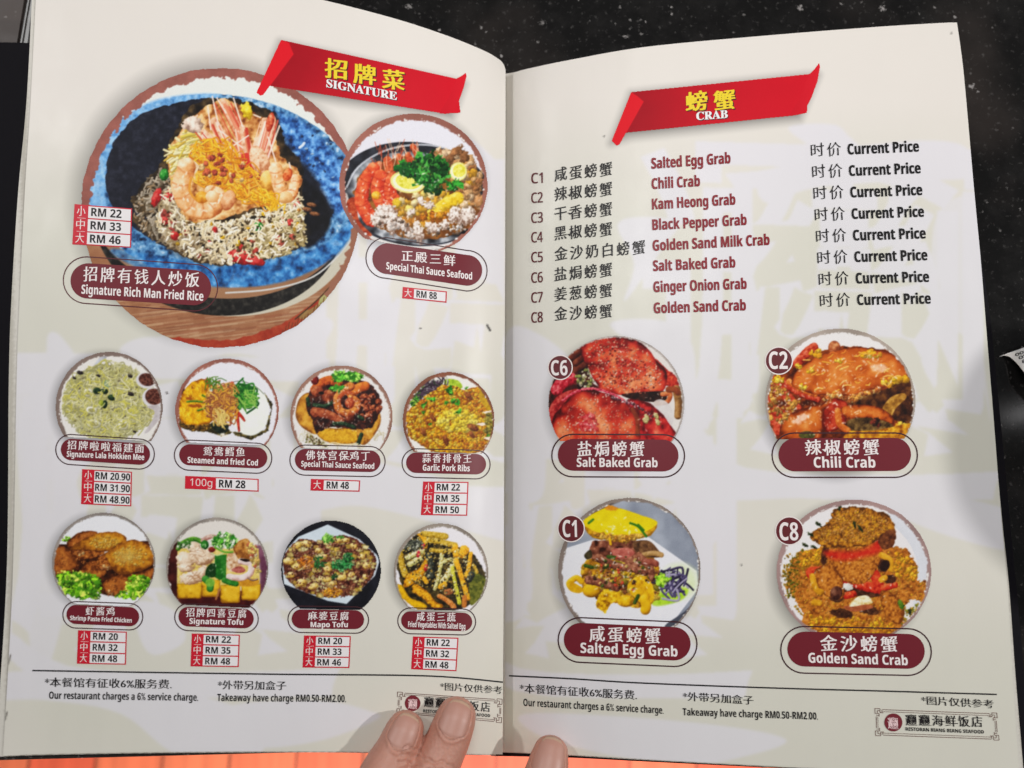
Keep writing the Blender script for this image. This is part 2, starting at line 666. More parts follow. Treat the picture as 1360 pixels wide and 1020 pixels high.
def fried_rice(parent):
    c = Canvas(100, 84, 1, 390, 384, (224, 226, 220), 1.35)
    X, Y = c.X, c.Y
    T = lambda pts: [(x - 100, y - 84) for x, y in pts]
    # wooden board and brush strokes below the bowl
    c.poly(T([(100, 320), (490, 300), (490, 470), (100, 470)]), [(118, 72, 48), (158, 112, 82), (192, 156, 124)], tex=.3, sm=False)
    for i in range(420):
        x, y = 110 + rng.random() * 340, 385 + rng.random() * 80
        l = 20 + rng.random() * 60
        k = [(160, 106, 76), (140, 82, 60), (200, 168, 134), (176, 130, 96), (116, 72, 54), (208, 184, 152)][rng.integers(6)]
        c.tube(T([(x, y), (x + l, y - l * .13)]), .8 + rng.random() * 2.2, (k, k), tex=0, op=.3)
    c.poly(T([(230, 448), (300, 452), (360, 436), (410, 408), (440, 380), (430, 410), (380, 450), (300, 470), (230, 462)]), [(140, 48, 34), (160, 62, 42), (176, 92, 60)], tex=.5, cell=7, rough=3)
    c.poly(T([(395, 420), (430, 398), (470, 352), (484, 350), (470, 384), (430, 424)]), [(128, 92, 58), (150, 118, 74), (178, 150, 100)], tex=.5, cell=8, rough=3)
    c.poly(T([(424, 398), (452, 372), (472, 345), (474, 360), (452, 388), (432, 408)]), [(140, 138, 84), (168, 166, 110), (196, 190, 140)], tex=.4, cell=8, rough=2)
    for i in range(26):
        x = 372 + i * 4.2
        y = 452 - (i / 26) ** 1.3 * 92
        c.tube(T([(x, y), (x + 4, y - 12 - rng.random() * 10)]), 1.1, ((104, 56, 34),) * 2, tex=0)
    c.tube(T([(474, 350), (452, 366), (424, 396), (392, 424)]), 1.6, ((70, 52, 34),) * 2, tex=0)
    # the side of the bowl: black foot, tan band, pale lip
    c.blob(296 - 100, 287 - 84, 176, 132, 8, ((196, 190, 172),) * 2, flat=True, tex=0)
    c.blob(290 - 100, 290 - 84, 166, 129, 5, ((24, 22, 22), (38, 36, 34), (70, 66, 60)), tex=.8, cell=5, flat=True)
    c.blob(291 - 100, 268 - 84, 176, 128, 6, ((128, 92, 64), (150, 110, 82), (170, 132, 100)), tex=.4, flat=True)
    c.tube(T([(476, 300), (452, 336), (415, 368), (360, 384), (300, 389)]), 2.2, ((205, 204, 200),) * 2, tex=0)
    # glazed blue rim
    blue = [(18, 30, 50), (42, 76, 118), (80, 130, 176), (122, 168, 206), (188, 208, 226)]
    c.blob(296 - 100, 253 - 84, 184, 127, 8, blue, tex=.85, cell=6, flat=True, rough=1.5)
    w = c.win(0, 0, 390, 384)
    c.poly(T([(120, 250), (140, 180), (200, 135), (280, 124), (280, 136), (200, 152), (150, 195), (140, 260), (150, 320), (130, 310)]), [(60, 110, 170), (120, 176, 228), (160, 204, 242), (196, 222, 246)], tex=.55, cell=5, op=.85, soft=5)
    c.poly(T([(150, 330), (240, 345), (330, 350), (420, 330), (470, 290), (474, 300), (440, 345), (360, 378), (250, 378), (170, 350)]), [(14, 34, 70), (32, 92, 158), (62, 140, 206), (140, 190, 236)], tex=.85, cell=8, op=.7, soft=5)
    # inside
    c.poly(T([(141, 232), (150, 192), (180, 157), (230, 137), (290, 131), (340, 140), (390, 165), (428, 206), (445, 258), (437, 292), (402, 327), (350, 346), (300, 351), (262, 346), (225, 331), (188, 310), (158, 286), (144, 262)]), [(22, 24, 34), (34, 36, 48), (58, 60, 74)], tex=.5, cell=6, rough=3)
    c.poly(T([(372, 150), (410, 168), (448, 210), (462, 250), (452, 290), (438, 268), (420, 236), (396, 210), (376, 180)]), [(24, 36, 66), (46, 92, 156), (104, 160, 220), (170, 205, 240)], tex=.8, cell=7, rough=4, soft=9)
    c.poly(T([(392, 236), (430, 262), (438, 300), (408, 330), (396, 300)]), [(10, 10, 14), (18, 18, 24), (34, 36, 48)], tex=.6, cell=8, soft=7)
    c.bits(14, T([(390, 160), (440, 190), (446, 240), (400, 240)]), 1, 2.4, [(180, 210, 240), (20, 34, 64)])
    # the mound of rice
    mound = T([(214, 300), (176, 276), (184, 250), (206, 226), (222, 196), (240, 160), (262, 138), (300, 130), (362, 150), (378, 190), (398, 214), (402, 262), (404, 318), (372, 338), (330, 349), (290, 351), (255, 345), (222, 330), (190, 308), (176, 286)])
    c.poly(mound, [(24, 20, 18), (58, 46, 32), (104, 84, 54)], tex=.9, cell=9, rough=5)
    lo = T([(214, 262), (226, 250), (240, 284), (300, 296), (400, 258), (405, 318), (372, 338), (330, 348), (290, 350), (252, 342), (226, 326), (208, 300)])
    c.strands(520, T([(176, 282), (188, 248), (212, 222), (250, 260), (290, 300), (262, 342), (222, 328), (190, 306)]), 6.4, 2.4, [(140, 132, 118), (172, 160, 144), (110, 98, 78), (194, 182, 164), (84, 70, 52), (150, 122, 88)], curl=.5, shade=.7)
    c.strands(1150, lo, 6.2, 2.3, [(226, 214, 190), (214, 198, 164), (236, 228, 210), (196, 174, 134), (222, 202, 158), (170, 146, 104)], curl=.5, shade=.76)
    c.strands(240, T([(330, 300), (404, 280), (406, 324), (372, 340), (330, 346)]), 8, 2.8, [(196, 180, 134), (170, 152, 104), (216, 204, 160), (120, 102, 64)], curl=.5)
    c.bits(26, lo, 3, 5.2, [(198, 46, 44), (178, 40, 40), (214, 88, 80)], rough=.3)
    c.bits(26, lo, 2.4, 4.2, [(232, 184, 36), (214, 160, 30), (190, 120, 50)], rough=.3)
    c.poly(T([(210, 262), (236, 262), (262, 310), (300, 352), (252, 345), (222, 328)]), [(70, 52, 34), (96, 72, 46)], tex=.5, op=.35, soft=10)
    c.poly(T([(330, 310), (404, 300), (404, 322), (372, 338), (330, 349)]), [(110, 88, 50), (130, 104, 62)], tex=.5, op=.3, soft=10)
    c.bits(16, lo, 1.8, 3.4, [(34, 30, 20), (20, 20, 18)])
    for x, y, rx, ry, a in ((208, 262, 6, 13, 20), (224, 262, 8, 6, 0), (320, 342, 20, 9, 14), (338, 346, 15, 6, 20), (232, 313, 6, 6, 0), (218, 294, 6, 6, 0)):
        c.blob(x - 100, y - 84, rx, ry, a, ((120, 22, 24), (196, 44, 44), (228, 120, 108)), tex=.5, rough=1.5)
    c.blob(218 - 100, 232 - 84, 6, 8, 10, ((14, 74, 20), (44, 140, 50), (130, 200, 110)))
    c.blob(343 - 100, 301 - 84, 6.5, 6.5, 0, ((10, 60, 16), (36, 126, 44), (120, 190, 100)))
    c.bits(110, lo, 1.2, 2.8, [(80, 60, 36), (110, 82, 48), (60, 46, 28)])
    c.strands(330, lo, 6.0, 2.2, [(240, 232, 216), (228, 212, 180), (216, 194, 152)], curl=.5, shade=.8)
    for p in [(398, 278), (404, 272), (408, 284)]:
        c.blob(p[0] - 90, p[1] - 84, 7, 3, 10, ((60, 34, 20), (130, 84, 52), (180, 130, 90)))
    c.tube(T([(398, 196), (402, 193), (404, 190)]), 3.4, ((190, 205, 225), (235, 240, 245)), tex=0)
    # prawns, heads, yellow floss
    up = T([(222, 218), (238, 176), (262, 150), (300, 132), (350, 160), (364, 160), (372, 206), (398, 230), (392, 262), (340, 274), (290, 292), (246, 290)])
    c.poly(up, [(120, 62, 30), (190, 124, 66), (226, 180, 120), (240, 214, 168)], tex=1.0, cell=8, rough=5)
    c.strands(90, T([(222, 206), (250, 170), (270, 190), (240, 240)]), 16, 3, [(226, 214, 150), (204, 184, 70), (236, 226, 190), (190, 150, 50)], ang=-25, curl=.6)
    c.blob(257 - 100, 166 - 84, 14, 12, 0, ((150, 120, 104), (220, 196, 178), (242, 228, 214)), tex=1.1, cell=6, rough=6)
    pr = ((160, 80, 34), (224, 160, 100), (240, 206, 164), (250, 232, 208))
    for a, b in (((296, 136), (330, 205)), ((284, 160), (312, 222)), ((352, 160), (338, 210)), ((322, 170), (330, 224)), ((362, 158), (346, 220)), ((270, 176), (300, 214))):
        c.tube(T([a, ((a[0] + b[0]) / 2 + 3, (a[1] + b[1]) / 2), b]), 9, ((176, 96, 70), (228, 176, 140), (244, 216, 190)), w1=18, tex=.6, cell=4, rough=1.5)
        for k in range(9):
            o = rng.normal(size=2) * 5
            c.tube(T([(a[0] + o[0], a[1] + abs(o[1])), (b[0] + o[0], b[1] + o[1])]), 1.2 + rng.random() * 1.4, (((208, 84, 62), (190, 62, 46), (244, 206, 184), (250, 230, 214), (222, 130, 96))[rng.integers(5)],) * 2, tex=0, op=.85)
    for a, b in (((282, 128), (290, 166)), ((276, 142), (280, 172)), ((288, 130), (300, 150)), ((356, 182), (366, 214)), ((384, 216), (388, 232)), ((310, 130), (322, 168)), ((346, 156), (336, 152)), ((290, 172), (322, 196)), ((300, 200), (330, 180))):
        c.tube(T([a, b]), 1.8, ((240, 220, 206),) * 2, tex=0)
    c.blob(328 - 100, 148 - 84, 7, 12, -18, ((170, 130, 20), (226, 200, 40), (244, 232, 110)), tex=.7, rough=3)
    c.blob(359 - 100, 162 - 84, 5, 13, 12, ((150, 40, 24), (210, 92, 60), (240, 190, 150)), tex=.5)
    c.blob(332 - 100, 224 - 84, 14, 22, -24, ((120, 16, 18), (190, 30, 30), (226, 90, 70)), tex=.5)
    c.blob(345 - 100, 214 - 84, 12, 22, -24, ((190, 120, 80), (232, 188, 150), (246, 222, 196)), tex=.8, cell=3)
    c.strands(420, T([(256, 200), (300, 186), (330, 222), (372, 270), (340, 268), (290, 252), (262, 240)]), 20, 1.8, [(232, 172, 30), (244, 204, 64), (206, 128, 24), (188, 92, 30), (240, 190, 90), (226, 150, 44)], ang=35, curl=1.6)
    c.bits(22, T([(256, 206), (300, 190), (340, 240), (280, 250)]), 2.5, 5.5, [(196, 90, 60), (150, 50, 40), (236, 206, 140)], rough=.4)
    c.poly(T([(240, 222), (252, 212), (264, 220), (258, 232), (246, 236)]), [(222, 190, 150), (240, 222, 192)], tex=.5, cell=6)
    c.prawn(T([(248, 222), (240, 246), (247, 269), (268, 281), (287, 275), (291, 260), (280, 254)]), 25, 17, pr, (206, 120, 62), 9)
    c.tube(T([(254, 236), (252, 254), (264, 268), (276, 266)]), 3, ((214, 140, 60), (226, 160, 60)), tex=.3)
    c.blob(268 - 100, 262 - 84, 9, 8, 0, ((170, 90, 20), (226, 160, 50), (246, 210, 120)), tex=.6)
    c.blob(282 - 100, 261 - 84, 9, 8, 0, ((214, 150, 90), (240, 206, 160), (252, 236, 214)), tex=.3)
    c.blob(303 - 100, 266 - 84, 9, 14, 18, ((170, 90, 50), (226, 166, 116), (246, 214, 180)), tex=.5)
    c.blob(356 - 100, 240 - 84, 11, 14, 0, ((180, 110, 30), (236, 184, 90), (250, 222, 160)), tex=.5)
    c.prawn(T([(366, 224), (370, 246), (377, 262), (388, 257), (392, 238)]), 18, 13, pr, (206, 116, 60), 7)
    c.blob(379 - 100, 262 - 84, 10, 8, 0, ((196, 140, 80), (238, 196, 140), (250, 226, 190)), tex=.4)
    c.blob(382 - 100, 232 - 84, 6, 9, 20, ((170, 60, 24), (214, 100, 50), (240, 170, 110)), tex=.7)
    c.strands(46, T([(342, 250), (372, 266), (364, 276), (336, 262)]), 14, 1.8, [(232, 172, 30), (246, 210, 80), (200, 120, 24)], ang=40, curl=1.2)
    # brown torn ring over the top, round trim
    cx, cy, r = 293 - 100, 276 - 84, 186
    d = np.hypot(X - cx, Y - cy)
    a = np.degrees(np.arctan2(Y - cy, X - cx))
    e = r - d
    top = (a < -5) | (a > 172)
    wd = np.where(a < -110, 13.5, 13.5) + c.fractal(7) * 7 + c.noise(3) * 3
    al = np.clip((wd - e) / c.st + .5, 0, 1) * top * np.clip(1 - np.clip(a - 0, 0, 12) / 12 * (a < 90), 0, 1)
    bowlrim = ((X - 196) * math.cos(R(8)) + (Y - 169) * math.sin(R(8))) ** 2 / 184 ** 2 + (-(X - 196) * math.sin(R(8)) + (Y - 169) * math.cos(R(8))) ** 2 / 127 ** 2 < 1
    al = al * np.where(bowlrim & (a < -20) & (a > -95), .0, 1)
    cc = np.array((150, 96, 86.)) * (1 + .12 * c.fractal(14)[..., None])
    c.im = c.im * (1 - al[..., None]) + cc * al[..., None]
    al = np.clip((9 + c.fractal(7) * 6 - e) / c.st, 0, 1) * ((a >= -8) & (a < 40))
    c.im = c.im * (1 - al[..., None]) + np.array((150, 104, 84.)) * al[..., None]
    c.mask &= e + c.noise(4) * .7 + c.fractal(14) * 1.4 > 0
    c.build('dish_photo', 'L', .00006, parent, 'large round photo of fried rice with prawns in a blue stone bowl')


def seafood(parent):
    c = Canvas(440, 144, 5.368, 1140, 1090, (222, 220, 228))
    sil = [(20, 20, 24), (60, 62, 68), (130, 134, 140), (214, 216, 220)]
    c.blob(590, 610, 560, 370, 6, [(24, 24, 30), (40, 42, 50), (70, 74, 84)], tex=.6, cell=60, flat=True)
    c.blob(600, 640, 510, 330, 6, sil, tex=1.1, cell=90, flat=True)
    c.tube([(110, 560), (190, 420), (360, 310), (560, 262), (760, 270), (960, 340)], 14, ((210, 212, 218),) * 2, tex=.3, op=.8)
    c.tube([(100, 620), (150, 800), (300, 930), (600, 1000), (900, 960), (1090, 800)], 34, ((120, 112, 104), (206, 200, 194), (236, 232, 228)), tex=.4, op=.9)
    c.blob(620, 640, 460, 290, 8, [(60, 34, 16), (120, 72, 30), (170, 116, 50)], tex=.7, cell=50, flat=True, rough=20)
    c.poly([(110, 670), (170, 640), (200, 800), (290, 900), (230, 900), (140, 800)], [(120, 40, 20), (176, 66, 34), (206, 120, 80)], tex=.6)
    sh = ((130, 24, 14), (206, 62, 34), (226, 104, 60), (244, 170, 120))
    for p, w0, w1 in (([(580, 270), (620, 340), (650, 420)], 40, 66), ([(545, 330), (580, 400), (610, 450)], 40, 70), ([(480, 340), (500, 400), (510, 440)], 40, 66), ([(400, 370), (420, 460), (440, 520)], 60, 90), ([(340, 400), (330, 470), (370, 560)], 50, 90)):
        c.tube(p, w0, ((120, 40, 20), (196, 84, 44), (230, 140, 90)), w1=w1, tex=.6, cell=16)
    for k in range(60):
        x, y = 300 + rng.random() * 350, 290 + rng.random() * 160
        c.tube([(x, y), (x + rng.normal() * 20, y - 40 - rng.random() * 50)], 4, (((236, 200, 170), (190, 80, 50))[rng.integers(2)],) * 2, tex=0)
    c.prawn([(300, 430), (240, 520), (215, 650), (250, 740), (290, 790)], 90, 110, sh, (176, 50, 28), 6, 1)
    c.prawn([(350, 480), (330, 580), (370, 680), (430, 740)], 90, 120, sh, (176, 50, 28), 6, 1)
    c.prawn([(430, 520), (420, 600), (460, 670)], 90, 90, sh, (176, 50, 28), 6, 1)
    c.blob(320, 620, 34, 30, 0, ((180, 110, 20), (232, 170, 40), (244, 210, 100)))
    cl = [(214, 170, 120), (236, 206, 170), (160, 104, 62), (196, 140, 90), (120, 76, 44)]
    c.bits(70, [(690, 310), (900, 300), (1040, 420), (1090, 620), (1050, 760), (930, 700), (960, 480)], 26, 52, cl, tex=.5)
    c.bits(120, (700, 730, 260, 130), 18, 40, [(232, 190, 40), (240, 214, 120), (206, 150, 40), (240, 220, 180), (170, 100, 30)], tex=.4)
    c.bits(40, (960, 560, 110, 180), 16, 38, cl + [(230, 170, 40)], tex=.5)
    c.tube([(720, 760), (820, 680), (900, 640)], 90, ((150, 110, 20), (226, 190, 40), (240, 226, 120)), tex=.5, cell=20)
    c.bits(60, (760, 790, 140, 60), 10, 30, [(190, 110, 20), (226, 160, 40), (130, 70, 20)], tex=.6)
    wh = [(226, 214, 204), (214, 200, 192), (245, 240, 236)]
    for x, y, rx, ry in ((390, 740, 80, 60), (440, 800, 60, 60), (330, 800, 60, 44), (520, 840, 70, 34), (620, 880, 80, 36), (720, 850, 60, 36), (810, 830, 36, 36), (960, 770, 60, 80), (430, 850, 60, 30), (640, 660, 34, 24), (700, 690, 40, 30), (570, 740, 24, 34), (880, 760, 50, 60), (560, 900, 40, 24)):
        c.blob(x, y, rx, ry, rng.random() * 90, ((130, 100, 84), (214, 198, 186), (240, 232, 226)), tex=1.0, cell=12, rough=20)
    c.bits(60, [(300, 760), (460, 760), (600, 860), (960, 830), (940, 900), (560, 920), (340, 850)], 7, 18, [(70, 52, 40), (110, 84, 64)] + wh, tex=.6)
    for x, y, rx, ry in ((545, 525, 125, 78), (905, 450, 62, 66)):
        c.blob(x, y, rx, ry, 8, ((214, 206, 110), (240, 236, 170)), flat=True, tex=.1)
        c.blob(x, y, rx * .86, ry * .84, 8, ((240, 236, 206),) * 2, flat=True, tex=.1)
        c.blob(x + 6, y - 6, rx * .74, ry * .72, 8, ((200, 190, 40), (226, 218, 90), (240, 236, 160)), flat=True, tex=.7, cell=14)
    c.leaves(700, 440, 130, 105, 110, ((10, 52, 18), (26, 92, 30), (60, 130, 50), (14, 66, 24)), 32)
    c.leaves(540, 430, 50, 40, 18, ((14, 70, 22), (34, 112, 34)), 30)
    c.leaves(890, 550, 45, 36, 12, ((20, 84, 26), (50, 130, 44)), 26)
    c.leaves(720, 580, 70, 30, 16, ((14, 60, 20), (30, 90, 30)), 24)
    c.glints(120, (620, 660, 440, 250), 6)
    c.ring(585, 545, 531, 510, BROWN, 50, a0=-110, thin=.42)
    c.clip_below(930, 1090, 240, 1010)
    c.build('dish_photo', 'L', .00008, parent, 'round photo of seafood on a silver platter with lemon and coriander')


def noodles(parent):
    c = Canvas(70, 465, 6.375, 960, 800, (226, 222, 216))
    c.tube([(440, 50), (400, 90), (370, 130)], 40, ((150, 150, 156), (206, 208, 214)), tex=.4)
    c.blob(478, 440, 388, 325, 0, ((110, 104, 66), (160, 156, 108), (190, 186, 140)), flat=True, tex=.8, cell=30, rough=40)
    pal = [(196, 192, 148), (182, 178, 104), (150, 146, 92), (172, 168, 134), (190, 186, 120), (140, 136, 98), (204, 200, 168), (184, 176, 84)]
    c.strands(1500, (478, 440, 375, 312), 66, 9, pal, curl=2.4, shade=.72)
    c.bits(200, (478, 440, 350, 300), 5, 12, [(124, 114, 90), (190, 186, 166), (146, 138, 80)])
    for x, y, rx, ry in ((300, 360, 38, 36), (600, 635, 46, 44), (350, 626, 62, 36), (330, 510, 50, 32)):
        c.blob(x, y, rx, ry, 10, ((150, 146, 110), (226, 224, 206), (240, 238, 228)), tex=.2)
        c.blob(x, y, rx * .6, ry * .55, 10, ((136, 130, 80), (176, 170, 120)), flat=True, tex=.8, cell=8)
    for x, y, rx, ry, a in ((375, 345, 34, 28, 0), (440, 345, 32, 28, 0), (500, 402, 34, 26, 10), (440, 460, 24, 36, 10)):
        c.blob(x, y, rx, ry, a, ((10, 24, 14), (26, 48, 30), (70, 96, 60)), tex=.5)
    c.blob(408, 455, 20, 34, 10, ((90, 110, 30), (150, 160, 50), (190, 196, 90)))
    c.blob(455, 285, 40, 30, 20, ((110, 136, 110), (160, 184, 150)), flat=True, op=.8)
    for x, y, r in ((232, 190, 28), (182, 234, 18), (385, 215, 18), (655, 220, 22), (660, 372, 30), (610, 290, 14), (495, 598, 14), (690, 690, 16)):
        c.blob(x, y, r, r * .6, 20, ((20, 16, 18), (44, 36, 38), (90, 80, 80)), tex=.5, rough=6)
    c.strands(170, (478, 450, 360, 290), 56, 9, [(204, 198, 130), (190, 182, 70), (212, 208, 180)], curl=2.4, shade=.7)
    for x, y, rx, ry in ((790, 258, 86, 66), (850, 402, 92, 84)):
        c.blob(x, y, rx, ry, 12, ((196, 190, 190), (228, 226, 228)), flat=True, tex=.1)
        c.blob(x + 8, y - 8, rx * .82, ry * .82, 12, ((52, 24, 20), (92, 50, 40), (140, 90, 76)), flat=True, tex=.9, cell=12)
    c.poly([(800, 480), (900, 470), (915, 560), (860, 640), (800, 700), (780, 690), (840, 600), (860, 520)], [(170, 160, 160), (206, 200, 202)], tex=.5)
    c.tube([(140, 150), (300, 60), (480, 36), (640, 60)], 26, ((40, 28, 26),) * 2, w1=6, tex=0, op=.8)
    c.ring(478, 480, 455, 468, GREYB, 40, a0=-150, thin=.5)
    c.clip_below(735, 770, 60, 800)
    c.build('dish_photo', 'L', .00006, parent, 'round photo of pale noodles with squid rings on a white plate')


def cod(parent):
    c = Canvas(225, 470, 6.375, 960, 810, (226, 224, 230))
    c.poly([(60, 330), (130, 290), (110, 560), (60, 500)], [(40, 20, 18), (70, 40, 34), (110, 70, 50)], tex=.5)
    c.poly([(70, 560), (240, 640), (370, 580), (480, 620), (560, 690), (690, 730), (840, 650), (870, 420), (800, 320), (860, 470), (810, 640), (690, 690), (560, 660), (450, 700), (330, 660), (180, 650), (90, 620)], [(30, 26, 16), (70, 62, 32), (150, 130, 70)], tex=.9, cell=16, rough=10, sm=False)
    c.blob(675, 470, 165, 222, -6, ((206, 214, 190), (234, 238, 228), (244, 246, 242)), tex=.15, cell=60, flat=True)
    c.tube([(500, 250), (600, 230), (720, 270), (800, 340)], 4, ((50, 56, 40),) * 2, tex=0)
    c.poly([(72, 470), (110, 340), (180, 250), (280, 205), (330, 260), (350, 400), (380, 520), (340, 590), (220, 612), (110, 580)], [(150, 84, 14), (214, 150, 16), (238, 190, 30), (248, 216, 80)], tex=.8, cell=40, rough=12, edge=14)
    c.bits(160, [(80, 580), (230, 615), (350, 590), (330, 650), (200, 650), (110, 620)], 6, 14, [(90, 60, 24), (140, 100, 40), (50, 34, 18), (190, 150, 60)])
    c.strands(120, [(80, 470), (180, 260), (300, 240), (340, 560), (120, 570)], 50, 5, [(196, 120, 16), (246, 206, 60), (226, 160, 20)], ang=70, curl=.6)
    for x, y in ((170, 380), (195, 440), (250, 440)):
        c.blob(x, y, 34, 14, 10, ((120, 50, 14), (170, 84, 20)), flat=True, rough=8, op=.8)
    for p in ([(150, 405), (220, 400), (300, 410)], [(280, 350), (320, 380), (310, 440)], [(240, 480), (300, 460)]):
        c.tube(p, 16, ((30, 70, 16), (70, 120, 30), (130, 160, 60)))
    c.strands(130, (620, 360, 80, 90), 110, 13, [(20, 84, 30), (50, 130, 44), (30, 100, 36), (110, 170, 70), (14, 60, 24)], ang=40, curl=1.4)
    c.strands(30, (680, 380, 50, 60), 100, 10, [(60, 140, 44), (150, 190, 90)], ang=50, curl=1.2)
    for p in ([(320, 220), (350, 270), (400, 290)], [(530, 250), (500, 300), (450, 270)], [(490, 480), (510, 540), (520, 590)], [(570, 500), (580, 570), (590, 650)], [(570, 490), (610, 530), (635, 565)]):
        c.tube(p, 34, ((110, 20, 14), (180, 44, 30), (220, 110, 80)), w1=18)
    c.poly([(350, 610), (420, 570), (500, 600), (480, 660), (420, 680)], [(14, 20, 16), (34, 44, 34), (70, 80, 60)], tex=.7, rough=8)
    c.blob(440, 400, 100, 110, 0, ((70, 24, 24), (120, 66, 50), (170, 110, 70)), flat=True, tex=.8, cell=14, rough=20)
    c.strands(230, (440, 410, 118, 150), 80, 9, [(206, 150, 64), (232, 190, 96), (150, 84, 50), (110, 50, 50), (226, 170, 50), (180, 120, 60)], curl=2.6)
    c.strands(30, (430, 540, 60, 60), 80, 9, [(226, 196, 120), (200, 170, 90)], ang=80, curl=1.4)
    c.strands(16, (380, 250, 80, 30), 80, 7, [(40, 90, 24), (90, 130, 40)], curl=1.5)
    c.glints(20, (450, 690, 40, 10), 8)
    c.ring(488, 480, 440, 442, BROWN, 36, a0=-110, thin=.5)
    c.clip_below(750, 775, 80, 800)
    c.build('dish_photo', 'L', .00006, parent, 'round photo of yellow fried and white steamed cod with shredded greens')


def sauced_prawns(parent):
    c = Canvas(375, 475, 6.375, 960, 830, (224, 220, 216))
    c.strands(160, (500, 650, 360, 110), 60, 7, [(214, 206, 180), (190, 176, 140), (234, 230, 216)], curl=1.5)
    gold = [(130, 76, 24), (190, 130, 46), (214, 160, 60), (232, 190, 100)]
    c.poly([(115, 440), (150, 340), (230, 300), (300, 420), (300, 640), (180, 600), (120, 520)], gold, tex=.6, cell=40, edge=14)
    c.poly([(290, 640), (330, 590), (480, 600), (640, 570), (670, 660), (620, 720), (470, 735), (350, 700)], [(150, 96, 20), (206, 150, 34), (224, 176, 50), (236, 196, 90)], tex=.5, cell=16, edge=12)
    c.poly([(640, 600), (740, 480), (820, 460), (830, 560), (760, 680), (690, 740), (640, 700)], gold, tex=.8, cell=24, edge=12)
    c.poly([(210, 350), (300, 200), (480, 170), (700, 200), (820, 320), (820, 480), (700, 600), (560, 600), (400, 590), (290, 640), (250, 520), (210, 460)], [(24, 12, 14), (52, 26, 24), (96, 44, 30)], tex=.9, cell=24, rough=14)
    ch = ((54, 18, 12), (122, 52, 32), (166, 84, 52), (210, 138, 90))
    c.tube([(470, 210), (400, 190), (320, 220), (270, 270)], 80, ((96, 34, 14), (190, 84, 36), (224, 140, 60)), w1=70, tex=.5, cell=16)
    c.blob(300, 290, 60, 50, 30, ch, tex=.6)
    c.blob(400, 330, 70, 60, 0, ch, tex=.7)
    c.blob(275, 190, 34, 40, 0, ((60, 8, 10), (110, 20, 20), (150, 50, 40)), tex=.6)
    c.blob(330, 300, 24, 14, 0, ((20, 10, 10), (34, 20, 18)), flat=True)
    c.tube([(580, 300), (640, 260), (700, 240)], 80, ((110, 40, 14), (200, 100, 40), (240, 170, 70)), tex=.4)
    for i in range(60):
        x, y = c.pick(1, [(650, 330), (810, 310), (830, 450), (740, 580), (640, 480)])[0]
        c.blob(x, y, 22 + rng.random() * 22, 16 + rng.random() * 14, rng.random() * 180, ch if rng.random() < .75 else ((30, 14, 12), (60, 28, 22)), tex=.8)
    c.tube([(280, 460), (380, 480), (500, 530)], 90, ch, w1=60, tex=.5, cell=20)
    c.blob(570, 500, 44, 50, 0, ch, tex=.6)
    for p in ([(270, 400), (360, 410), (430, 380)], [(440, 560), (520, 560), (610, 590)], [(215, 350), (225, 400)], [(650, 500), (680, 520)], [(645, 720), (670, 650)]):
        c.tube(p, 34, ((8, 16, 10), (24, 46, 28), (70, 100, 70)), tex=.4)
    c.prawn([(575, 245), (500, 290), (462, 370), (490, 450), (560, 470), (625, 430), (630, 370), (580, 340)], 76, 54, ((92, 34, 18), (164, 76, 40), (208, 128, 60), (236, 180, 100)), (116, 46, 26), 9)
    c.blob(570, 385, 40, 46, 0, ((120, 40, 20), (176, 74, 44), (220, 140, 90)), tex=.7, cell=10)
    c.tube([(580, 300), (520, 300), (480, 340)], 30, ((150, 60, 24), (200, 100, 60)), tex=.4)
    c.leaves(510, 160, 80, 44, 50, ((34, 96, 24), (80, 150, 44), (140, 196, 80)), 22)
    c.leaves(620, 150, 60, 44, 44, ((44, 110, 24), (96, 170, 50), (150, 204, 90)), 22)
    c.leaves(465, 260, 50, 24, 18, ((50, 120, 34), (90, 160, 60)), 20)
    c.glints(110, (520, 440, 290, 200), 6)
    c.bits(60, [(200, 640), (330, 700), (400, 760), (200, 720)], 4, 10, [(60, 40, 20), (150, 110, 50), (120, 130, 60)])
    c.tube([(380, 740), (430, 720), (520, 735), (640, 730)], 10, ((226, 214, 176),) * 2, tex=0)
    c.ring(500, 500, 435, 436, (146, 112, 98), 38, a0=-100, thin=.45)
    c.clip_below(765, 790, 90, 840)
    c.build('dish_photo', 'L', .00006, parent, 'round photo of dark sauced prawns and golden tofu with coriander')


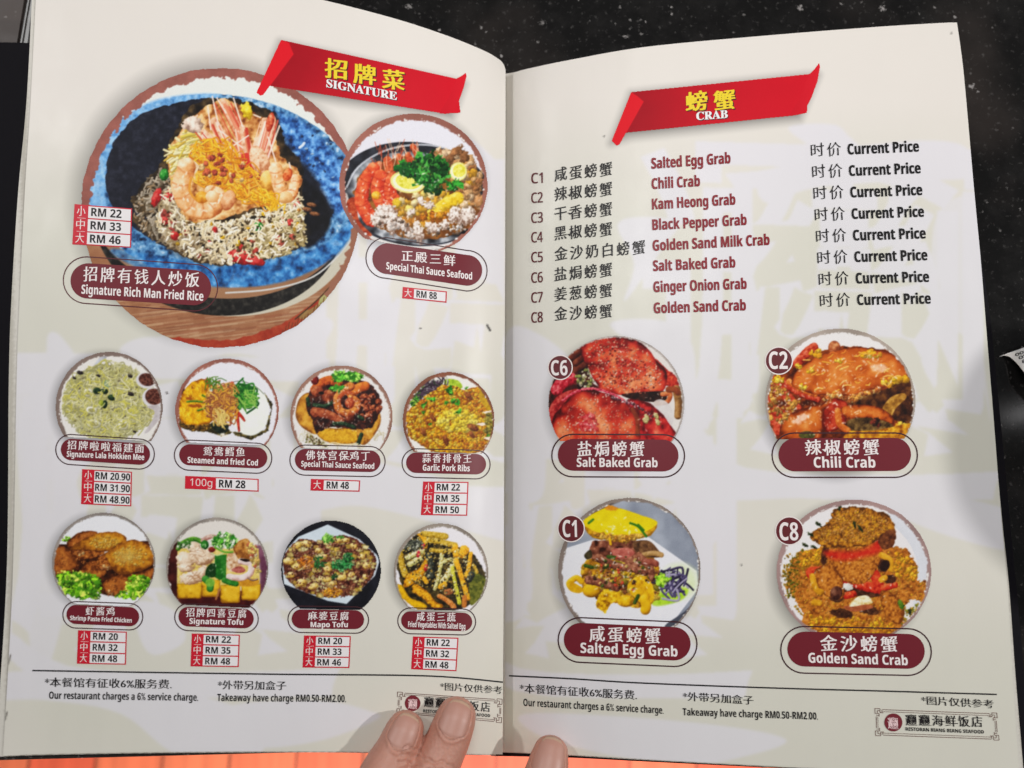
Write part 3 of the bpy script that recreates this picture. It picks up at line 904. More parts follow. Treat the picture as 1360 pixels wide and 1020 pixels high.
def pork_ribs(parent):
    c = Canvas(520, 480, 6.375, 900, 830, (228, 224, 218))
    c.poly([(460, 150), (560, 160), (600, 220), (520, 240), (450, 200)], [(110, 140, 30), (160, 190, 50), (200, 214, 110)], tex=.6)
    c.poly([(160, 290), (230, 210), (280, 200), (260, 300), (180, 390)], [(70, 110, 30), (130, 170, 50), (196, 216, 130)], tex=.8, cell=20)
    c.strands(70, [(200, 300), (280, 180), (460, 150), (470, 210), (360, 250), (230, 340)], 80, 11, [(34, 20, 34), (70, 44, 66), (210, 214, 200), (30, 50, 24), (110, 90, 110)], curl=1.5)
    c.leaves(200, 370, 40, 30, 16, ((40, 90, 30), (24, 60, 20)), 16)
    mass = [(130, 440), (220, 350), (330, 270), (440, 200), (540, 210), (620, 240), (740, 220), (820, 290), (860, 420), (850, 600), (790, 720), (700, 770), (380, 770), (250, 700), (140, 620)]
    c.poly(mass, [(80, 34, 10), (160, 90, 16), (206, 140, 24), (226, 176, 50)], tex=1.0, cell=26, rough=14)
    c.bits(1500, mass, 7, 19, [(226, 176, 30), (238, 196, 60), (206, 140, 24), (190, 110, 24), (230, 206, 90), (160, 80, 24)], tex=.4, rough=.3)
    c.bits(160, (560, 500, 170, 90), 14, 26, [(236, 206, 70), (226, 186, 40), (240, 220, 110)], tex=.4)
    for x, y, r in ((650, 290, 34), (690, 560, 40), (270, 600, 30), (350, 480, 26), (460, 670, 36), (680, 620, 26), (300, 520, 18)):
        c.blob(x, y, r * 1.3, r * .7, 20 + rng.random() * 60, ((70, 24, 16), (120, 60, 34), (180, 110, 60)), tex=.8, op=.85, rough=8)
    for x, y, r in ((490, 255, 46), (540, 340, 38), (560, 425, 30), (345, 320, 32), (275, 365, 24), (270, 430, 18), (325, 525, 18), (465, 350, 20), (635, 225, 16), (210, 310, 24), (820, 620, 24)):
        c.leaves(x, y, r * .7, r * .6, 6, ((20, 84, 16), (50, 130, 30), (90, 160, 50)), r * .55)
    c.poly([(760, 230), (830, 300), (855, 430), (800, 400), (740, 300)], [(150, 110, 20), (190, 150, 30), (214, 180, 60)], tex=.6)
    for x, y in ((820, 430), (770, 530), (830, 650)):
        c.poly([(x - 50, y), (x + 20, y - 14), (x + 40, y), (x, y + 16)], [(230, 210, 190), (240, 230, 220)], tex=.4, cell=8, rough=6)
    c.bits(60, [(800, 440), (860, 440), (850, 620), (800, 600)], 10, 24, [(150, 140, 60), (110, 100, 50), (190, 170, 70)])
    c.ring(483, 500, 390, 412, (128, 84, 66), 36, a0=-130, thin=.4)
    c.clip_below(765, 785, 100, 830)
    c.build('dish_photo', 'L', .00006, parent, 'round photo of fried pork covered in golden garlic crumbs and spring onion')


def wings(parent):
    c = Canvas(60, 670, 6.375, 960, 860, (228, 228, 232))
    c.poly([(50, 380), (200, 340), (480, 440), (760, 320), (940, 340), (940, 560), (780, 700), (520, 770), (240, 620), (60, 620)], [(24, 12, 8), (60, 28, 14), (96, 48, 24)], tex=.7, cell=30)
    w1 = [(84, 40, 16), (150, 84, 34), (182, 112, 48), (206, 144, 72)]
    w2 = [(110, 60, 18), (176, 112, 30), (206, 148, 44), (226, 178, 84)]
    c.leaves(185, 295, 30, 24, 10, ((90, 150, 30), (130, 180, 50)), 16)
    c.poly([(60, 380), (170, 360), (260, 440), (270, 520), (200, 580), (70, 600)], w1, tex=.5, cell=30, edge=22, rough=8)
    c.poly([(180, 330), (280, 240), (420, 225), (440, 260), (380, 310), (240, 380)], w1, tex=.6, cell=24, edge=16, rough=6)
    c.poly([(210, 380), (330, 290), (460, 240), (610, 235), (690, 290), (640, 350), (500, 400), (330, 410)], w2, tex=.5, cell=24, edge=22, rough=6, grad=(.2, -.35))
    c.poly([(210, 385), (330, 385), (500, 400), (450, 440), (310, 465), (220, 420)], w1, tex=.9, cell=16, edge=10, rough=6)
    c.poly([(290, 560), (360, 490), (440, 480), (520, 560), (470, 620), (320, 610)], w1, tex=.8, cell=22, edge=18, rough=8)
    c.poly([(490, 660), (600, 600), (760, 590), (920, 540), (900, 640), (760, 680), (640, 770), (540, 770), (490, 720)], w1, tex=.55, cell=24, edge=18, rough=6)
    c.poly([(440, 470), (530, 400), (620, 330), (760, 300), (900, 360), (930, 430), (900, 520), (780, 570), (640, 595), (560, 540)], w2, tex=.5, cell=26, edge=24, rough=7, grad=(.15, -.3))
    c.poly([(440, 470), (500, 430), (560, 540), (530, 560), (450, 540)], w1, tex=.9, cell=12, edge=8, rough=5)
    for reg in ((720, 440, 150, 90), (500, 320, 120, 50)):
        c.bits(120, reg, 5, 11, [(220, 176, 72), (204, 152, 50), (224, 190, 110), (184, 124, 40)], tex=.3)
    c.blob(690, 440, 90, 50, -10, ((206, 186, 110), (214, 196, 120)), flat=True, op=.45, soft=12)
    c.bits(120, [(60, 400), (260, 440), (450, 480), (760, 600), (900, 560), (700, 700), (520, 740), (320, 600), (80, 580)], 4, 9, [(130, 72, 30), (190, 118, 56), (150, 84, 36)])
    for x, y in ((290, 410), (510, 535), (550, 755)):
        c.bits(12, (x, y, 40, 20), 6, 14, [(226, 190, 130), (140, 80, 40)])
    lt = ((84, 140, 20), (130, 186, 36), (176, 214, 80), (60, 110, 20))
    c.leaves(280, 680, 190, 90, 190, lt, 30)
    c.leaves(160, 630, 70, 40, 40, lt, 24)
    c.leaves(340, 740, 130, 50, 60, lt, 30)
    c.leaves(790, 690, 90, 90, 100, lt, 26)
    c.leaves(690, 770, 80, 30, 40, lt, 20)
    c.ring(495, 497, 440, 430, (142, 134, 128), 30, a0=-110, thin=.3)
    c.clip_below(838, 870, 150, 820)
    c.build('dish_photo', 'L', .00006, parent, 'round photo of brown fried chicken wings on lettuce')


def tofu_dish(parent):
    c = Canvas(210, 675, 6.375, 960, 860, (220, 214, 206))
    c.poly([(60, 320), (170, 290), (170, 640), (240, 820), (120, 760), (60, 600)], [(34, 8, 10), (64, 22, 22), (110, 50, 40)], tex=.5, cell=60, soft=6)
    c.poly([(820, 330), (950, 330), (950, 620), (860, 760), (860, 500)], [(70, 30, 50), (116, 70, 92), (150, 104, 120)], tex=.5, cell=60, soft=6)
    c.poly([(160, 700), (880, 700), (760, 880), (280, 880)], [(40, 8, 12), (70, 20, 22), (96, 36, 36)], tex=.5, cell=40, sm=False)
    yl = [(150, 100, 14), (214, 164, 30), (234, 190, 56), (246, 222, 130)]
    c.poly([(165, 340), (850, 340), (862, 660), (160, 660)], [(180, 150, 60), (222, 196, 110), (240, 226, 170)], tex=.5, sm=False)
    for x0, x1, y0, y1 in ((160, 370, 640, 765), (366, 522, 610, 752), (526, 696, 650, 803), (704, 866, 645, 780)):
        c.poly([(x0, y0), (x1, y0 - 4), (x1 + 2, (y0 + y1) / 2), (x1 - 4, y1 - 8), (x1 - 20, y1), (x0 + 16, y1), (x0 + 2, y1 - 10)], yl, tex=.35, cell=30, edge=12, grad=(0, -.4), sm=False, rough=5)
    c.poly([(560, 600), (830, 600), (830, 650), (700, 660)], [(170, 110, 20), (226, 170, 60)], tex=.5)
    c.tube([(490, 770), (510, 720), (515, 690)], 18, ((120, 60, 30), (190, 140, 90)), tex=.3)
    mt = [(150, 110, 80), (214, 186, 156), (234, 214, 190), (246, 236, 222)]
    for x, y, rx, ry, a in ((230, 440, 80, 66, 30), (300, 330, 60, 50, 0), (370, 410, 110, 76, 10), (290, 590, 110, 56, -10), (380, 540, 50, 60, 40), (230, 500, 70, 40, 0)):
        c.blob(x, y, rx, ry, a, mt, tex=.45, cell=26, rough=16)
    for k in range(26):
        x, y = c.pick(1, [(180, 420), (300, 330), (470, 420), (400, 560), (240, 640)])[0]
        c.tube([(x, y), (x + 30, y + rng.normal() * 16), (x + 60, y + rng.normal() * 30)], 6, ((170, 124, 90),) * 2, tex=0, op=.6)
    c.tube([(170, 340), (200, 300), (300, 260), (400, 300)], 40, ((24, 74, 14), (70, 130, 34), (140, 190, 80)), tex=.6)
    c.bits(40, (220, 310, 60, 30), 6, 16, [(210, 216, 190), (60, 120, 40), (30, 70, 24)])
    mush = [(120, 70, 40), (196, 150, 110), (226, 200, 170), (240, 226, 210)]
    c.poly([(650, 300), (760, 260), (800, 400), (700, 440), (640, 360)], [(110, 60, 24), (190, 130, 60), (226, 190, 130)], tex=.8, cell=30)
    c.poly([(590, 390), (640, 370), (700, 500), (640, 540), (580, 500)], mush, tex=.6)
    c.tube([(600, 580), (700, 590), (780, 550), (780, 470), (700, 450)], 54, ((160, 100, 84), (226, 206, 200), (244, 236, 232)), tex=.3)
    c.poly([(620, 520), (700, 490), (740, 530), (680, 550)], [(120, 50, 40), (170, 90, 80), (200, 130, 120)], tex=.6)
    c.poly([(690, 430), (760, 430), (800, 440), (740, 455)], [(20, 12, 12), (60, 36, 30)], tex=.6)
    c.bits(50, [(760, 300), (830, 320), (850, 540), (790, 460)], 10, 26, [(226, 206, 110), (190, 80, 60), (236, 220, 190), (206, 170, 90)])
    c.tube([(760, 590), (800, 610), (840, 600)], 14, ((50, 24, 20), (226, 200, 180)), tex=.3)
    gr = ((10, 56, 16), (40, 116, 36), (96, 166, 76))
    c.poly([(480, 400), (580, 390), (575, 590), (520, 610), (475, 580)], [(10, 60, 18), (34, 112, 34), (90, 150, 70)], tex=.4, sm=False, grad=(.3, -.1))
    c.poly([(420, 490), (480, 470), (480, 580), (400, 570)], [(10, 40, 14), (30, 80, 30)], tex=.4)
    c.tube([(400, 600), (440, 640), (440, 680)], 60, gr, tex=.4)
    c.blob(440, 630, 40, 36, 0, ((90, 150, 40), (150, 196, 90)), flat=True)
    c.tube([(560, 610), (610, 630), (660, 640)], 46, gr, tex=.4)
    c.tube([(380, 270), (440, 240), (500, 250)], 40, ((150, 90, 80), (226, 206, 190)), tex=.6)
    c.blob(395, 310, 34, 40, 0, gr, tex=.4)
    c.blob(455, 350, 30, 24, 0, ((90, 20, 20), (160, 60, 44)), tex=.4)
    c.leaves(560, 280, 100, 60, 110, ((34, 100, 24), (76, 150, 44), (150, 200, 110), (200, 220, 180)), 22)
    c.tube([(480, 330), (560, 370), (630, 370)], 16, ((60, 130, 30), (130, 190, 70)), tex=.2)
    c.tube([(450, 380), (500, 400), (550, 380)], 8, ((190, 210, 150),) * 2, tex=0)
    c.glints(50, (400, 450, 220, 150), 6)
    c.ring(500, 510, 435, 433, (146, 138, 130), 30, a0=-95, thin=.12)
    c.clip_below(815, 850, 150, 830)
    c.build('dish_photo', 'L', .00006, parent, 'round photo of yellow tofu blocks topped with pale meat and greens')


def mapo(parent):
    c = Canvas(360, 680, 6.375, 960, 860, (20, 22, 30))
    c.poly([(60, 60), (960, 60), (960, 860), (60, 860)], [(12, 12, 16), (28, 28, 36), (44, 46, 56)], tex=.4, cell=80, sm=False)
    c.poly([(480, 106), (745, 228), (925, 390), (880, 540), (640, 778), (480, 752), (110, 610), (96, 470), (110, 340), (230, 210)], [(176, 190, 200), (206, 218, 226), (228, 234, 238)], tex=.3, cell=120, sm=False)
    food = [(110, 380), (240, 235), (420, 250), (560, 200), (700, 220), (860, 340), (890, 440), (850, 560), (720, 690), (590, 715), (450, 720), (270, 670), (130, 560)]
    c.poly(food, [(40, 14, 12), (92, 46, 34), (140, 84, 56)], tex=1., cell=18, rough=14)
    c.bits(1100, food, 6, 13, [(110, 56, 44), (150, 90, 66), (70, 30, 26), (176, 120, 84), (90, 44, 34)], tex=.5)
    tf = [(226, 200, 120), (210, 176, 80), (236, 220, 160), (196, 160, 70), (232, 210, 140)]
    for x, y in c.pick(150, food):
        q = 16 + rng.random() * 22
        k = np.array(tf[rng.integers(5)], float)
        a = rng.random() * 1.6
        pts = [(x + q * math.cos(a + i * math.pi / 2) * (1 + .25 * rng.random()), y + .8 * q * math.sin(a + i * math.pi / 2)) for i in range(4)]
        c.poly(pts, [k * .55, k * .95, np.minimum(k * 1.12, 250)], tex=.5, cell=14, sm=False, edge=6, rough=4)
    for x, y, rx, ry in ((225, 285, 40, 28), (300, 270, 44, 30), (150, 420, 48, 30), (220, 460, 40, 28), (165, 535, 34, 28), (255, 600, 44, 34), (480, 485, 40, 24), (600, 555, 44, 28), (445, 380, 34, 22), (400, 325, 30, 24), (810, 455, 34, 30), (680, 530, 32, 22), (525, 605, 38, 24), (570, 240, 44, 24), (470, 570, 40, 26), (360, 630, 44, 26), (630, 240, 34, 20), (700, 290, 36, 26), (770, 380, 30, 24), (800, 548, 26, 24)):
        c.blob(x, y, rx, ry, rng.random() * 40 - 20, ((130, 90, 30), (206, 170, 80), (232, 210, 140), (244, 232, 190)), tex=.3, rough=9)
    c.bits(60, (300, 430, 70, 50), 8, 20, [(226, 140, 40), (206, 110, 40), (236, 170, 80)])
    c.bits(70, (520, 680, 80, 36), 8, 22, [(230, 160, 40), (214, 130, 30), (240, 190, 90)])
    c.bits(500, food, 4, 9, [(120, 62, 46), (60, 26, 22), (170, 110, 80), (206, 160, 110)])
    c.leaves(480, 225, 44, 30, 40, ((50, 110, 34), (96, 160, 60), (140, 190, 90)), 15)
    c.leaves(590, 215, 30, 10, 10, ((70, 130, 50),), 10)
    c.leaves(600, 450, 90, 44, 90, ((20, 80, 36), (44, 120, 60), (80, 150, 90)), 14)
    c.leaves(650, 385, 40, 40, 50, ((20, 76, 34), (50, 120, 60)), 14)
    c.leaves(410, 430, 44, 50, 34, ((40, 96, 44), (30, 80, 36)), 13)
    c.leaves(535, 545, 24, 24, 12, ((30, 70, 36),), 12)
    c.glints(160, (500, 460, 360, 220), 4)
    c.ring(508, 490, 425, 420, (34, 34, 40), 16, a0=-60, thin=.4, whites=False)
    c.clip_below(818, 835, 150, 820)
    c.build('dish_photo', 'L', .00006, parent, 'round photo of minced meat and tofu on a square white plate over black')


def vegetables(parent):
    c = Canvas(510, 685, 6.375, 940, 850, (228, 224, 228))
    c.poly([(100, 330), (200, 180), (320, 140), (620, 260), (760, 330), (880, 560), (780, 720), (560, 810), (300, 800), (160, 600)], [(20, 18, 14), (50, 42, 24), (96, 80, 40)], tex=1., cell=24, rough=16)
    c.poly([(740, 470), (870, 540), (850, 640), (740, 760), (720, 620)], [(50, 60, 16), (100, 104, 30), (140, 136, 60)], tex=.8, cell=20)
    bt = [(150, 90, 10), (214, 150, 24), (234, 178, 40), (246, 206, 100)]
    gl = [(110, 84, 16), (176, 140, 36), (206, 170, 60), (226, 200, 120)]
    wh = [(110, 100, 44), (190, 184, 110), (222, 216, 160), (236, 232, 206)]
    dk = [(10, 12, 12), (34, 38, 34), (70, 74, 62), (150, 150, 130)]
    for p, w0, w1, k in (([(290, 130), (340, 190), (350, 260)], 60, 36, bt), ([(330, 150), (420, 160), (520, 175)], 46, 56, gl), ([(380, 205), (470, 220), (600, 250)], 44, 50, gl),
                         ([(400, 290), (480, 300), (570, 295)], 36, 36, gl), ([(130, 290), (150, 400), (180, 500)], 50, 54, gl), ([(200, 180), (230, 200)], 40, 30, bt),
                         ([(190, 270), (250, 240), (300, 230)], 70, 60, dk), ([(200, 350), (250, 330), (330, 290)], 50, 40, wh), ([(380, 340), (400, 420), (390, 520)], 60, 70, dk), ([(220, 410), (300, 360)], 50, 50, wh),
                         ([(485, 330), (480, 420), (450, 560), (430, 620)], 34, 30, wh), ([(630, 340), (580, 420), (540, 500), (500, 560)], 34, 60, wh), ([(580, 440), (600, 560), (640, 740)], 30, 34, [(130, 130, 20), (206, 200, 60), (226, 220, 120)]),
                         ([(610, 380), (650, 500), (710, 700)], 46, 40, bt), ([(735, 320), (720, 420), (700, 510)], 34, 40, bt), ([(680, 290), (660, 330)], 80, 60, bt), ([(600, 270), (610, 330)], 60, 50, bt),
                         ([(470, 680), (540, 720), (590, 770)], 40, 46, [(150, 80, 30), (206, 130, 60), (226, 170, 110)]), ([(680, 690), (680, 760)], 44, 40, [(150, 80, 30), (214, 140, 60)]), ([(530, 650), (560, 640)], 50, 50, [(120, 70, 40), (190, 120, 70)]),
                         ([(340, 530), (360, 560)], 40, 40, bt), ([(760, 420), (790, 480)], 30, 24, gl), ([(740, 500), (720, 540)], 60, 50, dk), ([(560, 370), (500, 390)], 40, 30, wh), ([(480, 600), (510, 580)], 50, 50, bt)):
        c.tube(p, w0, k, w1=w1, tex=.6, cell=10, rough=5)
    c.poly([(170, 560), (200, 490), (300, 440), (350, 360), (370, 400), (340, 490), (290, 550), (180, 610)], bt, tex=.6, cell=12, rough=8, edge=10)
    c.poly([(240, 600), (280, 580), (380, 650), (430, 720), (500, 760), (480, 785), (420, 780), (330, 700), (250, 650)], bt, tex=.7, cell=12, rough=8, edge=10)
    c.poly([(100, 590), (150, 590), (220, 690), (320, 730), (360, 760), (350, 800), (280, 790), (180, 720), (120, 660)], [(180, 130, 6), (226, 176, 14), (238, 196, 40)], tex=.5, cell=12, rough=6, edge=8)
    for x, y in ((290, 325), (355, 440), (330, 260)):
        c.blob(x, y, 16, 30, 10, ((120, 10, 20), (196, 40, 60), (230, 110, 120)))
    c.bits(420, [(130, 300), (320, 150), (620, 260), (760, 420), (700, 700), (450, 640), (200, 560)], 4, 10, [(236, 206, 110), (250, 236, 190), (30, 28, 20), (176, 130, 40), (230, 190, 80)])
    c.bits(120, (260, 250, 70, 50), 5, 11, [(210, 210, 190), (30, 32, 30), (120, 124, 100)])
    c.ring(483, 480, 403, 417, (142, 132, 122), 32, a0=-90, thin=.4)
    c.clip_below(790, 810, 120, 760)
    c.build('dish_photo', 'L', .00006, parent, 'round photo of battered fried vegetables in a golden heap')


def salt_crab(parent):
    c = Canvas(715, 435, 4.857, 960, 760, (218, 212, 206))
    red = [(70, 10, 12), (150, 30, 26), (196, 58, 40), (214, 104, 64), (228, 150, 104)]
    c.poly([(180, 200), (280, 120), (340, 330), (420, 400), (300, 420), (120, 560), (60, 500), (100, 330)], [(16, 8, 8), (50, 20, 18), (110, 40, 34)], tex=1., cell=30, rough=10)
    for p in ([(260, 150), (220, 190), (190, 210)], [(290, 240), (230, 280), (200, 330)], [(280, 200), (240, 230)]):
        c.tube(p, 44, ((34, 10, 8), (90, 34, 24), (150, 80, 54)))
    c.tube([(210, 330), (150, 360), (120, 400)], 80, ((100, 10, 22), (190, 30, 50), (230, 130, 130)), tex=.7, cell=14)
    c.tube([(240, 440), (150, 480), (90, 580)], 90, ((80, 10, 20), (160, 30, 34), (206, 90, 80)), tex=.7, cell=16)
    c.bits(70, (300, 330, 60, 60), 6, 14, [(190, 180, 130), (130, 140, 60), (30, 24, 20), (220, 210, 190)])
    c.poly([(740, 200), (820, 260), (900, 330), (900, 400), (820, 380), (760, 420), (720, 330)], red[:4], tex=.9, cell=20, rough=8)
    c.poly([(270, 150), (360, 70), (500, 50), (620, 70), (720, 150), (760, 210), (820, 280), (826, 370), (790, 420), (700, 440), (560, 440), (450, 420), (380, 370), (330, 270)], red, tex=.7, cell=60, rough=8, edge=24, bias=.1, grad=(0, .3))
    c.poly([(540, 430), (800, 410), (830, 440), (800, 480), (640, 470)], [(14, 8, 8), (40, 18, 14), (90, 44, 30)], tex=.7)
    c.tube([(760, 490), (830, 480), (850, 430), (800, 430)], 30, ((110, 40, 16), (190, 96, 50), (220, 150, 100)))
    c.tube([(890, 400), (905, 480), (900, 570)], 56, ((80, 50, 24), (150, 104, 54), (190, 150, 100)), w1=46, tex=.6)
    c.tube([(840, 400), (880, 400), (900, 420)], 40, ((90, 40, 20), (170, 84, 44)), tex=.5)
    c.blob(800, 560, 70, 100, -20, ((196, 186, 182), (216, 212, 210)), flat=True, op=.9)
    c.poly([(560, 480), (700, 480), (800, 560), (860, 640), (890, 690), (840, 750), (600, 750)], [(90, 10, 16), (170, 30, 34), (204, 60, 50), (220, 120, 90)], tex=.8, cell=40, rough=8, edge=18)
    c.poly([(90, 600), (140, 520), (220, 440), (330, 405), (460, 430), (580, 500), (630, 600), (620, 760), (150, 760)], red, tex=.6, cell=70, rough=8, edge=28, bias=.14, grad=(0, .2))
    c.tube([(610, 530), (640, 600), (640, 690)], 30, ((90, 34, 20), (150, 80, 44)), tex=.5, op=.8)
    c.tube([(160, 470), (250, 410), (360, 395), (480, 430), (600, 500)], 16, ((140, 20, 40), (206, 60, 84), (226, 140, 140)), tex=.8, cell=8, rough=6)
    for x, y, r in ((330, 600, 60), (300, 640, 50), (360, 650, 34), (340, 570, 34)):
        c.blob(x, y, r, r * .6, 30, ((130, 14, 30), (200, 50, 66), (230, 150, 150)), tex=.9, cell=12, op=.7, rough=10)
    salt = [(222, 170, 146), (232, 196, 178), (206, 130, 100), (190, 104, 78), (210, 120, 80)]
    c.bits(460, [(290, 160), (380, 80), (520, 60), (700, 160), (820, 330), (700, 430), (450, 400), (360, 320)], 2.5, 7, salt)
    c.bits(260, [(110, 600), (230, 450), (460, 440), (620, 600), (600, 740), (170, 740)], 2.5, 6.5, salt)
    c.bits(160, [(290, 160), (500, 60), (820, 330), (700, 430), (400, 380)], 3, 8, [(90, 14, 14), (140, 60, 40), (170, 30, 26)])
    c.bits(80, [(420, 430), (600, 480), (860, 640), (640, 520)], 4, 9, [(230, 200, 200), (100, 40, 60), (60, 30, 30)])
    for x, y in ((700, 580), (760, 570), (770, 610), (690, 600)):
        c.blob(x, y, 24, 14, 60, ((110, 100, 50), (190, 176, 120), (220, 210, 170)), tex=.6, rough=6)
    c.glints(120, [(120, 600), (300, 420), (560, 80), (800, 330), (860, 640), (300, 740)], 4)
    c.ring(503, 490, 440, 438, (168, 158, 152), 16, a0=-30, thin=.1)
    c.clip_below(735, 742, 100, 900)
    c.build('dish_photo', 'R', .00006, parent, 'round photo of two red baked crabs dusted with salt')


def chili_crab(parent):
    c = Canvas(1005, 425, 4.635, 1000, 780, (226, 222, 220))
    og = [(96, 34, 10), (170, 76, 20), (200, 104, 36), (216, 132, 60), (236, 180, 120)]
    c.poly([(60, 380), (200, 270), (480, 170), (760, 180), (920, 260), (980, 480), (960, 700), (800, 780), (100, 780), (40, 600)], [(60, 20, 8), (120, 50, 16), (170, 84, 24)], tex=1., cell=34, rough=14)
    c.poly([(560, 470), (780, 430), (930, 360), (985, 500), (960, 640), (860, 620), (760, 560), (620, 540)], [(30, 12, 8), (70, 34, 18), (120, 74, 30)], tex=.9, cell=30)
    c.poly([(770, 560), (820, 480), (900, 450), (920, 480), (860, 540), (820, 600)], [(110, 70, 20), (170, 120, 44), (214, 170, 90)], tex=.7)
    rd = [(90, 14, 8), (160, 40, 20), (196, 74, 44), (226, 130, 100)]
    for p, w0, w1 in (([(350, 170), (300, 210), (250, 270)], 60, 60), ([(80, 370), (150, 430), (230, 520)], 70, 56), ([(150, 370), (260, 450), (380, 490)], 44, 36), ([(60, 460), (70, 560), (130, 640)], 60, 60), ([(200, 380), (280, 430), (360, 460)], 36, 30), ([(120, 560), (160, 600), (130, 680)], 60, 70), ([(220, 510), (260, 540)], 40, 34)):
        c.tube(p, w0, rd if rng.random() < .7 else og, w1=w1, tex=.6, cell=14, rough=4)
    c.blob(478, 170, 38, 42, 0, ((100, 40, 20), (170, 90, 50), (220, 160, 110)), tex=.7)
    c.poly([(220, 400), (240, 330), (340, 240), (480, 190), (640, 170), (800, 190), (900, 260), (930, 350), (820, 400), (700, 440), (560, 480), (440, 460), (320, 450)], og, tex=.5, cell=60, rough=10, edge=20, bias=.05)
    ye = [(236, 190, 30), (226, 160, 24), (240, 206, 80), (214, 140, 30)]
    for x, y, r in ((690, 205, 50), (740, 215, 30), (370, 205, 40), (250, 290, 24), (120, 360, 40), (510, 250, 26), (820, 390, 40), (880, 360, 44), (850, 370, 36), (280, 410, 30), (330, 310, 26), (700, 690, 60), (640, 710, 44), (900, 660, 44), (870, 690, 40)):
        c.bits(12, (x, y, r, r * .5), r * .2, r * .55, ye, tex=.5, rough=.4)
    c.strands(46, (560, 320, 320, 130), 40, 8, [(226, 170, 60), (240, 200, 110), (196, 90, 30), (214, 120, 40)], ang=-15, curl=.6)
    c.bits(200, [(440, 460), (560, 480), (760, 420), (740, 440), (560, 510), (420, 490)], 8, 20, [(226, 160, 70), (190, 100, 40), (240, 200, 130), (130, 60, 24)], rough=.3)
    c.poly([(700, 280), (780, 270), (800, 310), (740, 320)], [(226, 170, 130), (240, 214, 190)], tex=.6, cell=12, rough=10, op=.8, soft=4)
    c.poly([(480, 480), (560, 520), (540, 640), (440, 690), (400, 640), (420, 540)], rd, tex=.5, cell=30, edge=14)
    c.poly([(140, 700), (160, 620), (240, 560), (380, 520), (470, 490), (410, 560), (400, 680), (380, 740), (150, 740)], og, tex=.45, cell=50, edge=20, bias=.06)
    c.poly([(220, 620), (280, 580), (330, 590), (250, 640)], [(236, 180, 150), (246, 220, 200)], tex=.6, cell=14, rough=12, op=.85, soft=4)
    c.poly([(520, 540), (640, 520), (760, 540), (840, 600), (840, 650), (780, 620), (660, 600), (560, 610)], og, tex=.5, cell=30, edge=16, bias=.08)
    c.poly([(560, 620), (660, 600), (780, 620), (840, 650), (820, 680), (700, 680), (580, 680)], [(40, 24, 12), (96, 70, 34), (150, 120, 70)], tex=.8, cell=18)
    c.bits(10, (735, 635, 30, 20), 10, 20, [(150, 60, 40), (30, 16, 12)])
    c.tube([(500, 560), (510, 640), (560, 680)], 40, og, tex=.5)
    c.poly([(560, 690), (720, 680), (960, 640), (900, 760), (560, 770)], [(120, 60, 10), (196, 130, 24), (230, 180, 50)], tex=.9, cell=24, rough=10)
    c.blob(310, 710, 50, 26, 0, ((50, 50, 20), (100, 96, 40)), flat=True, tex=.8)
    c.bits(60, [(60, 380), (150, 400), (280, 520), (160, 640), (70, 600)], 8, 22, [(190, 130, 50), (130, 90, 40), (226, 170, 80)], rough=.4)
    c.glints(260, [(90, 380), (300, 280), (700, 190), (920, 320), (800, 420), (480, 500), (700, 560), (400, 720), (150, 680)], 5)
    c.ring(515, 500, 463, 450, (160, 148, 138), 30, a0=-95, thin=.0)
    c.clip_below(736, 732, 100, 950)
    c.build('dish_photo', 'R', .00006, parent, 'round photo of an orange crab in thick chili sauce')


